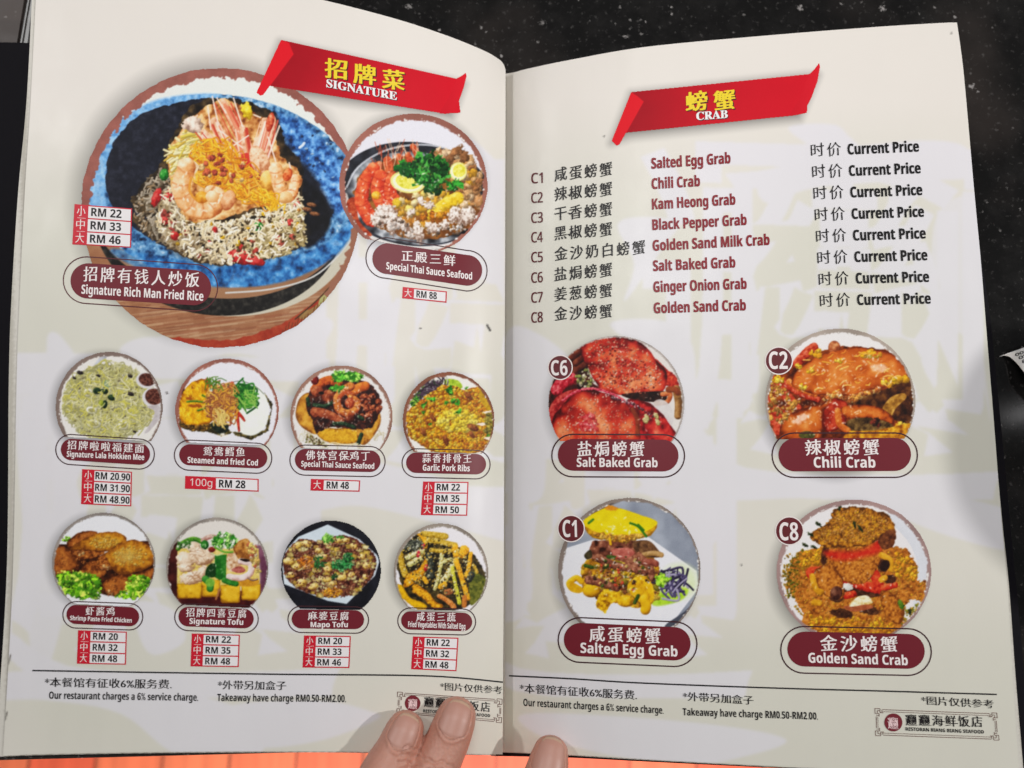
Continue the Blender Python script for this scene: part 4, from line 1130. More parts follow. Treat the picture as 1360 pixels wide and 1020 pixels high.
def egg_crab(parent):
    c = Canvas(730, 650, 4.25, 900, 830, (150, 156, 168))
    c.poly([(40, 40), (880, 40), (880, 830), (40, 830)], [(110, 116, 130), (150, 156, 168), (190, 196, 206)], tex=.5, cell=120, sm=False)
    c.poly([(60, 160), (240, 60), (420, 50), (300, 110), (180, 180)], [(60, 48, 44), (96, 84, 78)], tex=.5, soft=4)
    c.poly([(50, 345), (240, 285), (560, 270), (830, 460), (840, 560), (680, 770), (300, 830), (50, 700)], [(222, 222, 228), (232, 232, 236)], tex=.2, sm=False)
    c.blob(730, 520, 110, 100, 0, ((206, 222, 150), (220, 232, 196)), flat=True, op=.7, soft=14)
    c.poly([(580, 600), (680, 560), (780, 560), (750, 620), (640, 655), (580, 650)], [(110, 160, 20), (170, 210, 50), (206, 230, 110)], tex=.5, soft=4)
    ye = [(130, 84, 6), (206, 150, 14), (230, 186, 24), (244, 214, 90)]
    br = [(50, 22, 14), (104, 56, 40), (140, 84, 62), (186, 130, 100)]
    c.poly([(190, 430), (260, 380), (560, 380), (620, 470), (600, 620), (500, 660), (400, 650), (260, 620), (180, 540)], [(80, 46, 14), (160, 106, 20), (206, 156, 30), (226, 190, 70)], tex=1., cell=26, rough=16)
    c.bits(260, [(190, 430), (560, 390), (620, 470), (600, 620), (400, 640), (200, 560)], 9, 26, [(226, 180, 24), (206, 150, 20), (170, 110, 20), (150, 90, 60), (120, 64, 44), (236, 200, 80), (110, 110, 30)], rough=.4)
    c.tube([(130, 560), (110, 530), (150, 500), (180, 520)], 34, ye, tex=.3)
    c.poly([(95, 540), (120, 520), (190, 560), (170, 585), (120, 575)], ye, tex=.3)
    c.blob(235, 570, 50, 40, 0, ye, tex=.2)
    c.poly([(260, 650), (300, 570), (380, 570), (400, 620), (340, 650), (320, 700), (290, 680)], ye, tex=.9, cell=14, rough=8)
    c.blob(430, 630, 50, 34, 0, ye, tex=.5)
    c.poly([(440, 540), (500, 490), (570, 520), (590, 600), (570, 640), (520, 640), (470, 600)], ye, tex=.5, cell=20)
    c.tube([(535, 620), (545, 660), (540, 680)], 56, ye, tex=.2)
    c.poly([(225, 350), (250, 290), (340, 290), (480, 290), (520, 360), (500, 440), (380, 400), (240, 390)], br, tex=.9, cell=24, rough=10)
    c.poly([(350, 340), (440, 330), (480, 360), (430, 390), (370, 380)], [(140, 60, 50), (186, 104, 90), (210, 140, 120)], tex=.6, cell=14)
    c.poly([(470, 300), (560, 290), (620, 350), (640, 380), (560, 385), (500, 370)], [(40, 24, 14), (96, 64, 40), (150, 110, 70)], tex=.7, cell=20)
    c.tube([(530, 370), (590, 360), (630, 370)], 30, [(110, 80, 40), (170, 130, 76), (206, 170, 120)], tex=.5)
    c.poly([(195, 370), (230, 340), (240, 380), (210, 395)], [(40, 34, 20), (90, 80, 50)], tex=.6)
    for p in ([(280, 390), (400, 440), (500, 420)], [(500, 380), (560, 430), (580, 500)], [(220, 510), (300, 530), (380, 560)], [(450, 440), (540, 470)]):
        c.tube(p, 50, br, w1=36, tex=.7, cell=14, rough=5)
    c.tube([(540, 410), (580, 410), (600, 420)], 36, [(80, 30, 24), (140, 70, 54), (180, 110, 90)], tex=.4)
    for p in ([(200, 430), (240, 440)], [(480, 640), (500, 600)], [(330, 380), (370, 385)], [(310, 440), (330, 430)]):
        c.tube(p, 20, ((30, 50, 14), (80, 110, 34)), tex=.4)
    c.bits(60, (420, 480, 170, 100), 5, 12, [(206, 60, 40), (230, 200, 120), (60, 90, 30), (40, 20, 14)])
    c.poly([(170, 180), (300, 110), (380, 105), (500, 140), (590, 175), (610, 200), (580, 250), (540, 270), (440, 290), (400, 300), (330, 285), (250, 275), (200, 230)], [(150, 100, 10), (214, 160, 20), (226, 176, 60)], tex=.7, cell=16, rough=6, edge=8)
    c.poly([(180, 180), (300, 110), (380, 105), (500, 140), (600, 180), (590, 210), (520, 245), (430, 255), (300, 250), (210, 215)], [(206, 176, 6), (228, 206, 12), (240, 222, 60)], tex=.35, cell=40, rough=4)
    c.bits(60, [(230, 250), (400, 265), (560, 250), (430, 295), (330, 285)], 8, 18, [(206, 150, 50), (226, 180, 80), (170, 110, 30)], rough=.4)
    c.blob(345, 105, 40, 14, 5, ((190, 110, 20), (230, 160, 40)), flat=True, tex=.6, rough=5)
    for p in ([(455, 190), (500, 210), (545, 265)], [(500, 200), (530, 230)], [(220, 190), (245, 170)]):
        c.tube(p, 13, ((30, 90, 14), (76, 140, 30)), tex=.3)
    c.tube([(340, 280), (345, 310)], 14, ye, tex=.2)
    c.strands(46, (690, 530, 80, 50), 90, 11, [(46, 36, 70), (80, 70, 110), (30, 24, 44), (190, 184, 206)], curl=1.4)
    c.leaves(640, 510, 34, 30, 18, ((110, 160, 30), (150, 196, 60)), 18)
    c.glints(70, (400, 480, 190, 130), 5)
    c.glints(24, (380, 200, 160, 50), 6)
    c.poly([(650, 770), (760, 690), (830, 620), (820, 690), (720, 790)], [(60, 62, 72), (90, 94, 106)], tex=.4)
    c.ring(450, 460, 403, 414, (134, 122, 114), 26, a0=-160, thin=.4)
    c.clip_below(770, 785, 100, 820)
    c.build('dish_photo', 'R', .00006, parent, 'round photo of a stacked crab under yellow salted egg sauce')


def sand_crab(parent):
    c = Canvas(1020, 650, 4.25, 960, 840, (226, 222, 222))
    c.tube([(700, 150), (830, 300), (880, 470), (850, 640)], 60, ((190, 194, 204), (214, 218, 226)), tex=.2, op=.7)
    sd = [(110, 56, 14), (170, 100, 30), (196, 124, 44), (214, 146, 66)]
    yl = [(130, 80, 10), (190, 130, 20), (214, 156, 34), (228, 180, 70)]
    heap = [(110, 470), (160, 370), (300, 320), (420, 300), (640, 320), (760, 330), (830, 420), (850, 510), (900, 540), (890, 640), (800, 620), (760, 700), (740, 830), (220, 830), (200, 700), (110, 560)]
    c.poly(heap, sd, tex=.9, cell=20, rough=22)
    c.bits(1100, heap, 3.5, 8, [(206, 140, 60), (176, 104, 30), (226, 166, 70), (150, 84, 24), (214, 160, 30)], tex=.5)
    c.bits(160, [(80, 440), (200, 330), (220, 400), (140, 620), (200, 720), (100, 600)], 4, 10, [(196, 140, 30), (150, 110, 20), (80, 90, 20)])
    c.bits(90, [(740, 700), (850, 640), (830, 720), (760, 790)], 3, 8, [(196, 140, 40), (120, 130, 30)])
    for reg in (([(200, 360), (300, 330), (320, 420), (180, 440)]), ([(720, 340), (830, 420), (840, 520), (720, 500)]), ([(200, 700), (700, 740), (720, 820), (240, 830)])):
        c.bits(130, reg, 7, 16, [(214, 150, 24), (230, 176, 40), (196, 120, 30)], rough=.4)
    for x, y, rx, ry in ((510, 570, 130, 34), (390, 590, 46, 50), (560, 680, 70, 26), (420, 700, 70, 26), (650, 430, 34, 36), (690, 510, 34, 30), (320, 370, 20, 60)):
        c.blob(x, y, rx, ry, 10, ((34, 14, 8), (70, 36, 20), (120, 76, 44)), tex=.7, rough=10, flat=True)
    rd = [(110, 12, 8), (180, 34, 20), (206, 70, 36), (214, 120, 70)]
    for p, w0, w1 in (([(250, 470), (330, 470), (400, 510)], 70, 50), ([(430, 510), (520, 540), (620, 560)], 50, 60), ([(600, 480), (630, 540)], 60, 50), ([(640, 560), (720, 540)], 40, 30), ([(440, 600), (480, 590)], 40, 40)):
        c.tube(p, w0, rd, w1=w1, tex=.6, cell=14, rough=5)
    c.poly([(330, 360), (480, 350), (630, 290), (640, 380), (600, 470), (540, 530), (430, 520), (370, 440)], sd, tex=.8, cell=10, rough=6, edge=8)
    c.poly([(320, 350), (480, 350), (560, 330), (625, 285), (635, 350), (540, 380), (450, 400), (360, 390)], [(150, 16, 10), (196, 40, 24), (210, 84, 44)], tex=.6, cell=20, soft=9, op=.95)
    c.poly([(260, 460), (350, 430), (420, 510), (420, 620), (330, 600), (290, 560)], sd, tex=.8, cell=12, rough=8, edge=8)
    c.poly([(640, 570), (720, 600), (770, 690), (740, 760), (680, 730), (640, 650)], sd, tex=.8, cell=12, rough=8, edge=10)
    c.poly([(430, 660), (560, 650), (590, 670), (480, 690)], [(140, 70, 40), (190, 110, 70)], tex=.7, cell=12)
    c.poly([(460, 660), (500, 610), (560, 600), (590, 640), (540, 650)], [(190, 150, 60), (236, 226, 190), (244, 240, 226)], tex=.6, cell=14)
    c.blob(450, 550, 30, 20, 0, ((190, 190, 180), (236, 234, 228)), tex=.6, rough=9)
    for p in ([(250, 490), (270, 560), (300, 580)], [(640, 370), (690, 400), (690, 450)], [(260, 640), (290, 640)], [(640, 510), (660, 500)]):
        c.tube(p, 34, yl, tex=.5)
    c.blob(660, 430, 26, 34, 30, ((24, 10, 8), (60, 30, 20)), flat=True, tex=.5)
    c.blob(385, 585, 34, 40, 20, ((50, 20, 14), (100, 56, 40), (150, 104, 80)), tex=.7)
    c.poly([(240, 255), (340, 190), (380, 110), (540, 105), (690, 155), (720, 240), (690, 310), (640, 280), (540, 320), (430, 330), (300, 320)], [(90, 50, 10), (160, 100, 24), (196, 134, 36), (214, 160, 50)], tex=.9, cell=18, rough=14, edge=10)
    c.bits(520, [(270, 255), (390, 120), (540, 115), (680, 170), (680, 250), (540, 300), (320, 300)], 3.5, 8, [(196, 130, 60), (170, 110, 30), (214, 160, 30), (130, 80, 24), (206, 150, 80)], tex=.5)
    c.poly([(640, 250), (720, 230), (710, 310), (660, 340), (620, 300)], [(60, 24, 12), (110, 60, 30), (150, 90, 50)], tex=.8, cell=16, rough=8)
    for x, y in ((285, 195), (405, 105), (210, 315), (240, 255), (520, 220), (490, 200), (120, 480), (260, 325), (750, 650), (800, 690)):
        c.blob(x, y, 20, 8, rng.random() * 120, ((14, 24, 8), (50, 60, 20)), tex=.5, rough=6)
    c.blob(750, 650, 14, 30, -20, ((60, 100, 20), (110, 140, 40)), tex=.5)
    c.bits(40, [(80, 400), (160, 330), (200, 560), (100, 540)], 3, 7, [(150, 100, 20), (60, 70, 20), (190, 140, 40)])
    c.glints(50, (480, 520, 260, 180), 4)
    c.ring(485, 466, 438, 410, (158, 132, 128), 30, a0=-110, thin=.5)
    c.clip_below(808, 822, 120, 850)
    c.build('dish_photo', 'R', .00006, parent, 'round photo of crab buried in golden brown crumbs')


# ------------------------------------------------------------------ setting: table top, stone inlay, floor
def extrude_poly(name, pts_xy, z0, z1, mat, bevel=0.0):
    n = len(pts_xy)
    V = [(x, y, z0) for x, y in pts_xy] + [(x, y, z1) for x, y in pts_xy]
    a = sum(pts_xy[i][0] * pts_xy[(i + 1) % n][1] - pts_xy[(i + 1) % n][0] * pts_xy[i][1] for i in range(n))
    F = [tuple(range(n - 1, -1, -1)), tuple(range(n, 2 * n))] + [(i, (i + 1) % n, n + (i + 1) % n, n + i) for i in range(n)]
    if a < 0:
        F = [f[::-1] for f in F]
    o = link_mesh(name, V, F, [mat])
    if bevel:
        b = o.modifiers.new('bevel', 'BEVEL')
        b.width = bevel
        b.segments = 2
    return o


def granite(name, base, speck, brown, rough):
    m, n, l, b = principled(name)
    tc = n.new('ShaderNodeTexCoord')

    def node(t, **k):
        q = n.new(t)
        for a, v in k.items():
            q.inputs[a].default_value = v
        return q

    def rampn(src, stops):
        r = n.new('ShaderNodeValToRGB')
        e = r.color_ramp.elements
        while len(e) < len(stops):
            e.new(.5)
        for q, (p, c) in zip(e, stops):
            q.position = p
            q.color = (c, c, c, 1)
        l.new(src, r.inputs[0])
        return r.outputs[0]

    def mixc(fac, c1, c2):
        q = n.new('ShaderNodeMix')
        q.data_type = 'RGBA'
        l.new(fac, q.inputs[0])
        for i, c in ((6, c1), (7, c2)):
            if isinstance(c, tuple):
                q.inputs[i].default_value = (*c, 1)
            else:
                l.new(c, q.inputs[i])
        return q.outputs[2]
    n1 = node('ShaderNodeTexNoise', Scale=60., Detail=6., Roughness=.7)
    n2 = node('ShaderNodeTexNoise', Scale=420., Detail=3., Roughness=.6)
    n3 = node('ShaderNodeTexNoise', Scale=11., Detail=3.)
    v1 = node('ShaderNodeTexVoronoi', Scale=420., Randomness=1.)
    v2 = node('ShaderNodeTexVoronoi', Scale=210., Randomness=1.)
    wob = node('ShaderNodeTexNoise', Scale=900., Detail=2.)
    l.new(tc.outputs['Object'], wob.inputs['Vector'])
    for q in (n1, n2, n3, v1, v2):
        l.new(tc.outputs['Object'], q.inputs['Vector'])
    col = mixc(rampn(n1.outputs['Fac'], [(.45, 0), (.72, 1)]), base, tuple(x * 2.2 for x in base))
    col = mixc(rampn(n3.outputs['Fac'], [(.50, 0), (.66, .8)]), col, brown)
    col = mixc(rampn(n2.outputs['Fac'], [(.60, 0), (.74, .5)]), col, tuple(x * .35 for x in speck))
    for v, lo, hi in ((v1, .95, .985), (v2, .975, .99)):
        sep = n.new('ShaderNodeSeparateColor')
        l.new(v.outputs['Color'], sep.inputs[0])
        ad = n.new('ShaderNodeMath')
        ad.operation = 'MULTIPLY_ADD'
        ad.inputs[1].default_value = .9
        l.new(wob.outputs['Fac'], ad.inputs[0])
        l.new(v.outputs['Distance'], ad.inputs[2])
        mt = n.new('ShaderNodeMath')
        mt.operation = 'MULTIPLY'
        l.new(rampn(sep.outputs[0], [(lo, 0), (hi, 1)]), mt.inputs[0])
        l.new(rampn(ad.outputs[0], [(.58, 1), (.78, 0)]), mt.inputs[1])
        col = mixc(mt.outputs[0], col, speck)
    l.new(col, b.inputs['Base Color'])
    b.inputs['Roughness'].default_value = rough
    b.inputs['Specular IOR Level'].default_value = .5
    rr = n.new('ShaderNodeMapRange')
    rr.inputs[3].default_value = rough * .8
    rr.inputs[4].default_value = rough * 1.5
    l.new(n1.outputs['Fac'], rr.inputs[0])
    l.new(rr.outputs[0], b.inputs['Roughness'])
    return m


def pl(px, py, z):
    x, y, zz = on_plane(px, py, z)
    return (float(x), float(y))


GRANITE = granite('polished_black_granite', (.008, .0075, .0072), (.32, .30, .29), (.036, .029, .026), .10)  # brown mottling of the stone, raised to paint in soft reflections
e0, e1 = np.array(pl(0, 1011.5, 0)), np.array(pl(400, 1001, 0))
d = (e1 - e0) / np.linalg.norm(e1 - e0)
t0, t1 = e0 - d * .55, e0 + d * .95
tt = extrude_poly('tabletop', [tuple(t0), tuple(t1), (t1[0], .75), (t0[0], .75)], -.03, 0, GRANITE, .0015)
tt['kind'] = 'structure'
tt['label'] = 'polished black granite table top with pale specks'

STONE2 = granite('worn_grey_stone', (.055, .048, .046), (.20, .18, .17), (.070, .050, .042), .45)
a0, a1 = pl(33, -6, .0006), pl(22, 62, .0006)
b0, b1 = np.array(a0), np.array(a1)
u = (b0 - b1) / np.linalg.norm(b0 - b1)
p0, p1 = b1 - u * .02, b0 + u * .25
o = extrude_poly('side_tabletop', [tuple(p1), tuple(p0), (p0[0] - .3, p0[1]), (p1[0] - .3, p1[1])], .0002, .0008, STONE2)
o['kind'] = 'structure'
o['label'] = 'grey brown stone surface at the upper left'


def floor_material():
    m, n, l, b = principled('orange_floor_boards')
    tc = n.new('ShaderNodeTexCoord')
    mp = n.new('ShaderNodeMapping')
    mp.inputs['Rotation'].default_value = (0, 0, R(93))
    br = n.new('ShaderNodeTexBrick')
    br.offset = .37
    br.inputs['Scale'].default_value = 1
    br.inputs['Brick Width'].default_value = 1.2
    br.inputs['Row Height'].default_value = .088
    br.inputs['Mortar Size'].default_value = .0022
    br.inputs['Mortar Smooth'].default_value = .3
    br.inputs['Color1'].default_value = (.74, .115, .055, 1)
    br.inputs['Color2'].default_value = (.80, .20, .09, 1)
    br.inputs['Mortar'].default_value = (.26, .06, .028, 1)
    wn = n.new('ShaderNodeTexNoise')
    wn.inputs['Scale'].default_value = 6
    wn.inputs['Detail'].default_value = 6
    m2 = n.new('ShaderNodeMapping')
    m2.inputs['Scale'].default_value = (14, 1, 1)
    l.new(tc.outputs['Object'], mp.inputs[0])
    l.new(mp.outputs[0], br.inputs['Vector'])
    l.new(tc.outputs['Object'], m2.inputs[0])
    l.new(m2.outputs[0], wn.inputs['Vector'])
    mx = n.new('ShaderNodeMix')
    mx.data_type = 'RGBA'
    mx.blend_type = 'MULTIPLY'
    mx.inputs[0].default_value = .6
    l.new(br.outputs['Color'], mx.inputs[6])
    l.new(wn.outputs['Fac'], mx.inputs[7])
    l.new(mx.outputs[2], b.inputs['Base Color'])
    b.inputs['Roughness'].default_value = .5
    return m


fl = link_mesh('floor', [(-3, -3, -.75), (3, -3, -.75), (3, 3, -.75), (-3, 3, -.75)], [(0, 1, 2, 3)], [floor_material()])
fl['kind'] = 'structure'
fl['label'] = 'sunlit orange wooden floor boards below the table'

# grey metal edging strip on the table
mS, nS, lS, bS = principled('brushed_grey_metal')
nzS = nS.new('ShaderNodeTexNoise')
nzS.inputs['Scale'].default_value = 300
rS = nS.new('ShaderNodeMapRange')
rS.inputs[3].default_value = .3
rS.inputs[4].default_value = .55
lS.new(nzS.outputs['Fac'], rS.inputs[0])
lS.new(rS.outputs[0], bS.inputs['Roughness'])
bS.inputs['Base Color'].default_value = (.33, .33, .325, 1)
bS.inputs['Metallic'].default_value = .15
l0, l1, r0, r1 = (np.array(pl(*q, .001)) for q in ((36.5, 0), (26.5, 57), (44.5, 0), (37, 57)))
ul, ur = (l0 - l1) / np.linalg.norm(l0 - l1), (r0 - r1) / np.linalg.norm(r0 - r1)
strip = extrude_poly('edging_strip', [tuple(l1 - ul * .01), tuple(r1 - ur * .01), tuple(r0 + ur * .12), tuple(l0 + ul * .12)], .0001, .0010, mS, .0002)
strip['label'] = 'grey metal edging strip on the table beside the upper left corner of the menu'
strip['category'] = 'metal strip'
k0, k1 = l0 + (r0 - l0) * .28, l1 + (r1 - l1) * .28
gr_ = extrude_poly('groove', [tuple(k1 - ul * .008), tuple(k1 - ul * .008 + np.array((.0006, 0))), tuple(k0 + ul * .11 + np.array((.0006, 0))), tuple(k0 + ul * .11)], .0009, .00125, GRANITE)
gr_.parent = strip

# ------------------------------------------------------------------ the menu
menu = bpy.data.objects.new('menu', None)
C.objects.link(menu)
menu['label'] = 'open restaurant menu with printed dish photos, prices and a crab list, lying on black granite'
menu['category'] = 'menu'

PATHS = {
    'L': dict(left=[(50, -52), (41, 130), (33, 255), (26, 400), (22, 510), (17, 765), (4, 1004)],
              right=[(671.5, 93), (671, 300), (670, 510), (669, 765), (667.5, 1002)],
              top=[(50, -52), (200, -42), (330, -21), (429, 0), (522, 24), (590, 46), (640, 66), (660, 77), (668, 84), (671.5, 93)],
              bottom=[(4, 1004), (60, 1001.5), (200, 999), (340, 998), (480, 998.5), (600, 1000.5), (667.5, 1002)]),
    'R': dict(left=[(664, 99), (662, 510), (659, 998)],
              right=[(1271, 30), (1278, 80), (1283, 130), (1294, 255), (1303, 350), (1311, 450), (1320, 560), (1330, 690), (1338, 780), (1345, 900), (1352, 1000), (1354, 1030)],
              top=[(664, 99), (683, 96), (700, 91.5), (760, 79), (860, 62), (1020, 47), (1160, 36), (1250, 30.5), (1271, 30)],
              bottom=[(659, 998), (750, 1002), (850, 1008), (960, 1014), (1060, 1019), (1200, 1024), (1354, 1030)]),
}


def resample(pts, n, key):
    p = spline(pts, False, 20)
    s = np.concatenate([[0], np.cumsum(np.linalg.norm(np.diff(p, axis=0), axis=1))])
    t = np.linspace(0, s[-1], n)
    return np.stack([np.interp(t, s, p[:, 0]), np.interp(t, s, p[:, 1])], 1)


def coons(pa, nu, nv):
    top, bot = resample(pa['top'], nu, 0), resample(pa['bottom'], nu, 0)
    lf, rt = resample(pa['left'], nv, 1), resample(pa['right'], nv, 1)
    u = np.linspace(0, 1, nu)[None, :, None]
    v = np.linspace(0, 1, nv)[:, None, None]
    return ((1 - v) * top[None] + v * bot[None] + (1 - u) * lf[:, None] + u * rt[:, None]
            - (1 - u) * (1 - v) * top[0] - u * (1 - v) * top[-1] - (1 - u) * v * bot[0] - u * v * bot[-1])


def grid_quads(nu, nv):
    i = np.arange(nu - 1)[None, :] + np.arange(nv - 1)[:, None] * nu
    return np.stack([i + nu, i + nu + 1, i + 1, i], -1).reshape(-1, 4)


# art printed on the bare paper: cream ground, giant pale brush characters, soft printed drop shadows
CREAM, GREEN, LAV = np.array((227, 221, 213.)), np.array((213, 211, 198.)), np.array((224, 222, 232.))
art = Canvas(-60, -100, 1, 1480, 1180, CREAM, 1.0)
AX, AY = art.X - 60, art.Y - 100
wm = np.zeros(AX.shape)


def glyph_area(txt, x0, y0, x1, y1, bold, skew=0.):
    v, f = glyph_mesh(txt, bold)
    a, b = v.min(0), v.max(0)
    q = (v - a) / (b - a)
    P = np.stack([x0 + q[:, 0] * (x1 - x0), y1 - q[:, 1] * (y1 - y0) + skew * q[:, 0]], 1)
    for face in f:
        p = P[list(face)]
        xa, ya = (p.min(0) - (-60, -100)).astype(int) - 1
        xb, yb = (p.max(0) - (-60, -100)).astype(int) + 2
        xa, ya = max(xa, 0), max(ya, 0)
        if xb <= xa or yb <= ya:
            continue
        w = (slice(ya, yb), slice(xa, xb))
        wm[w] = np.maximum(wm[w], inside_poly(AX[w], AY[w], p))


def wash(pts, op=1.):
    global wm
    keep = art.im.copy()
    art.im[:] = 0
    art.poly([(x + 60, y + 100) for x, y in pts], (1, 1, 1), soft=2)
    wm = np.maximum(wm, art.im[..., 0] * op)
    art.im = keep


BIANG = '\U00030EDD'
SIDE = AX < 671


def cut(fn, side):
    global wm
    keep = wm.copy()
    wm[:] = 0
    fn()
    wm = np.maximum(keep, wm * (SIDE if side == 'L' else ~SIDE))


def left_wash():
    glyph_area(BIANG, 362, 172, 846, 676, .008, 20)
    glyph_area(BIANG, -62, 440, 452, 930, .010, 10)
    wash([(360, 650), (430, 606), (520, 618), (600, 640), (690, 678), (690, 720), (600, 700), (480, 672), (400, 680)])
    wash([(380, 620), (420, 610), (404, 700), (384, 700)])
    wash([(160, 470), (190, 448), (280, 450), (360, 420), (430, 420), (440, 440), (400, 480), (300, 470), (230, 500)])
    wash([(64, 444), (84, 450), (110, 500), (80, 560), (40, 600), (24, 560), (58, 490)])
    wash([(-10, 896), (90, 892), (180, 906), (330, 945), (346, 1000), (240, 1004), (160, 948), (60, 930), (-20, 928)])
    wash([(300, 940), (420, 930), (490, 944), (500, 956), (420, 985), (330, 990)])
    wash([(600, 190), (640, 210), (690, 260), (690, 420), (660, 380), (630, 300), (606, 240)])
    wash([(20, 520), (60, 540), (90, 640), (100, 740), (60, 900), (40, 860), (30, 700)], .9)
    wash([(180, 800), (230, 810), (246, 850), (206, 870), (186, 848)])


def right_wash():
    glyph_area(BIANG, 846, 158, 1330, 664, .008, 14)
    glyph_area(BIANG, 560, 470, 1000, 930, .010, 10)
    wash([(820, 300), (850, 288), (900, 296), (880, 330), (830, 400), (842, 350)])
    wash([(1048, 168), (1110, 166), (1126, 190), (1100, 204), (1070, 190)])
    wash([(1010, 240), (1080, 205), (1200, 188), (1270, 190), (1292, 210), (1290, 236), (1200, 240), (1080, 250), (1020, 270)])
    wash([(930, 640), (1060, 632), (1200, 648), (1345, 680), (1350, 730), (1260, 712), (1120, 664), (960, 664)])
    wash([(670, 450), (720, 446), (770, 500), (730, 560), (720, 660), (676, 640)])
    wash([(810, 430), (880, 426), (920, 460), (930, 560), (980, 640), (930, 740), (890, 640), (904, 500), (860, 470)])
    wash([(690, 950), (800, 950), (960, 964), (1044, 982), (1000, 1002), (900, 1016), (740, 986)])
    wash([(1240, 300), (1280, 260), (1294, 300), (1300, 420), (1316, 560), (1296, 470), (1270, 440), (1244, 440)], .8)


cut(left_wash, 'L')
cut(right_wash, 'R')
for _ in range(6):    # soft ink edge
    p = np.pad(wm, 1, mode='edge')
    wm = (p[1:-1, 1:-1] * 2 + p[:-2, 1:-1] + p[2:, 1:-1] + p[1:-1, :-2] + p[1:-1, 2:]) / 6
low = smooth_noise(*AX.shape, 170)[..., None]
gmask = np.clip((AY - 130) / 180, 0, 1)[..., None] * np.clip(.75 + low, .2, 1)
art.im = CREAM * (1 - gmask) + GREEN * gmask
art.im = art.im * (1 - .66 * wm[..., None]) + LAV * .66 * wm[..., None]
dark = np.zeros(AX.shape)
for cx, cy, rx, ry, dx, dy, bl, op in ((293, 276, 186, 186, -9, -8, 17, .30), (549, 246, 99, 95, -4, -4, 9, .26), (145, 540, 71, 73, -6, 0, 7, .26), (301, 546, 69, 69, -6, 0, 7, .24), (453, 552, 68, 68, -6, 0, 7, .24), (596, 558, 61, 64, -6, 0, 7, .26),
                                       (138, 748, 69, 67, -6, 0, 7, .24), (289, 754, 68, 67, -6, 0, 7, .24), (439, 756, 66, 65, -5, 0, 7, .22), (585, 760, 63, 65, -6, 1, 7, .24), (819, 536, 90, 90, -5, 3, 8, .2), (1116, 533, 99, 97, -7, 6, 9, .26), (836, 758, 95, 97, -7, 4, 9, .26), (1134, 760, 103, 97, -8, 5, 9, .26)):
    q = (np.hypot((AX - cx - dx) / rx, (AY - cy - dy) / ry) - 1) * min(rx, ry)
    dark = np.maximum(dark, op * np.clip(.5 - q / (2 * bl), 0, 1) ** 1.2)
for pts, bl in (([(340, 124), (372, 56), (600, 108), (616, 112), (600, 156), (350, 120)], 9), ([(812, 190), (838, 124), (1070, 100), (1086, 100), (1062, 158), (836, 182)], 9)):
    p = np.array(pts, float)
    q = np.full(AX.shape, 1e9)
    for i in range(len(p)):
        a_, b_ = p[i], p[(i + 1) % len(p)]
        e = b_ - a_
        t = np.clip(((AX - a_[0]) * e[0] + (AY - a_[1]) * e[1]) / (e @ e), 0, 1)
        q = np.minimum(q, np.hypot(AX - a_[0] - t * e[0], AY - a_[1] - t * e[1]))
    q = np.where(inside_poly(AX, AY, p), -q, q)
    dark = np.maximum(dark, .38 * np.clip(.62 - q / (2 * bl), 0, 1) ** 1.4)
art.im = art.im * (1 - dark[..., None])


for pts, w_, k_ in (([(647, 432), (651, 439)], 2.4, (30, 26, 26)), ([(221, 521.5), (222.5, 522.5)], 2.0, (60, 54, 50)), ([(14, 870), (11, 882)], 1.6, (90, 84, 76)), ([(9, 946), (7, 956)], 1.6, (70, 64, 58)),
                    ([(558, 436), (559, 436.5)], 1.8, (60, 56, 52)), ([(802, 181), (803, 181)], 1.8, (80, 76, 70)), ([(1263, 44), (1264, 44)], 1.8, (90, 84, 78)), ([(984, 750), (985, 750.5)], 1.8, (100, 96, 90))):
    art.tube([(x + 60, y + 100) for x, y in pts], w_, (k_, k_), tex=0, sm=False)


def sample_art(px, py):
    x = np.clip(px + 60, 0, art.W - 2.001)
    y = np.clip(py + 100, 0, art.H - 2.001)
    i, j = x.astype(int), y.astype(int)
    f, g = (x - i)[..., None], (y - j)[..., None]
    return (art.im[j, i] * (1 - f) + art.im[j, i + 1] * f) * (1 - g) + (art.im[j + 1, i] * (1 - f) + art.im[j + 1, i + 1] * f) * g


pages = {}
for side in 'LR':
    nu, nv = 350, 540
    q = coons(PATHS[side], nu, nv)
    P = on_page(q[..., 0], q[..., 1], 0, side).reshape(-1, 3)
    col = lin(sample_art(q[..., 0], q[..., 1])).reshape(-1, 3)
    col = np.minimum(col * INK, .9)
    pages[side] = quad_mesh('page', P, grid_quads(nu, nv), col, PAGE, menu)
pages['L']['label'] = 'left page headed SIGNATURE with ten dish photos'
pages['R']['label'] = 'right page headed CRAB with a list and four crab photos'


def paper_edges(name):
    m, n, l, b = principled(name)
    tc = n.new('ShaderNodeTexCoord')
    wv = n.new('ShaderNodeTexWave')
    wv.bands_direction = 'Z'
    wv.inputs['Scale'].default_value = 900
    wv.inputs['Distortion'].default_value = 1.5
    l.new(tc.outputs['Object'], wv.inputs['Vector'])
    mx = n.new('ShaderNodeMix')
    mx.data_type = 'RGBA'
    mx.inputs[6].default_value = (.52, .49, .42, 1)
    mx.inputs[7].default_value = (.72, .69, .62, 1)
    l.new(wv.outputs['Fac'], mx.inputs[0])
    l.new(mx.outputs[2], b.inputs['Base Color'])
    b.inputs['Roughness'].default_value = .6
    return m


PEDGE = paper_edges('stacked_paper_edges')


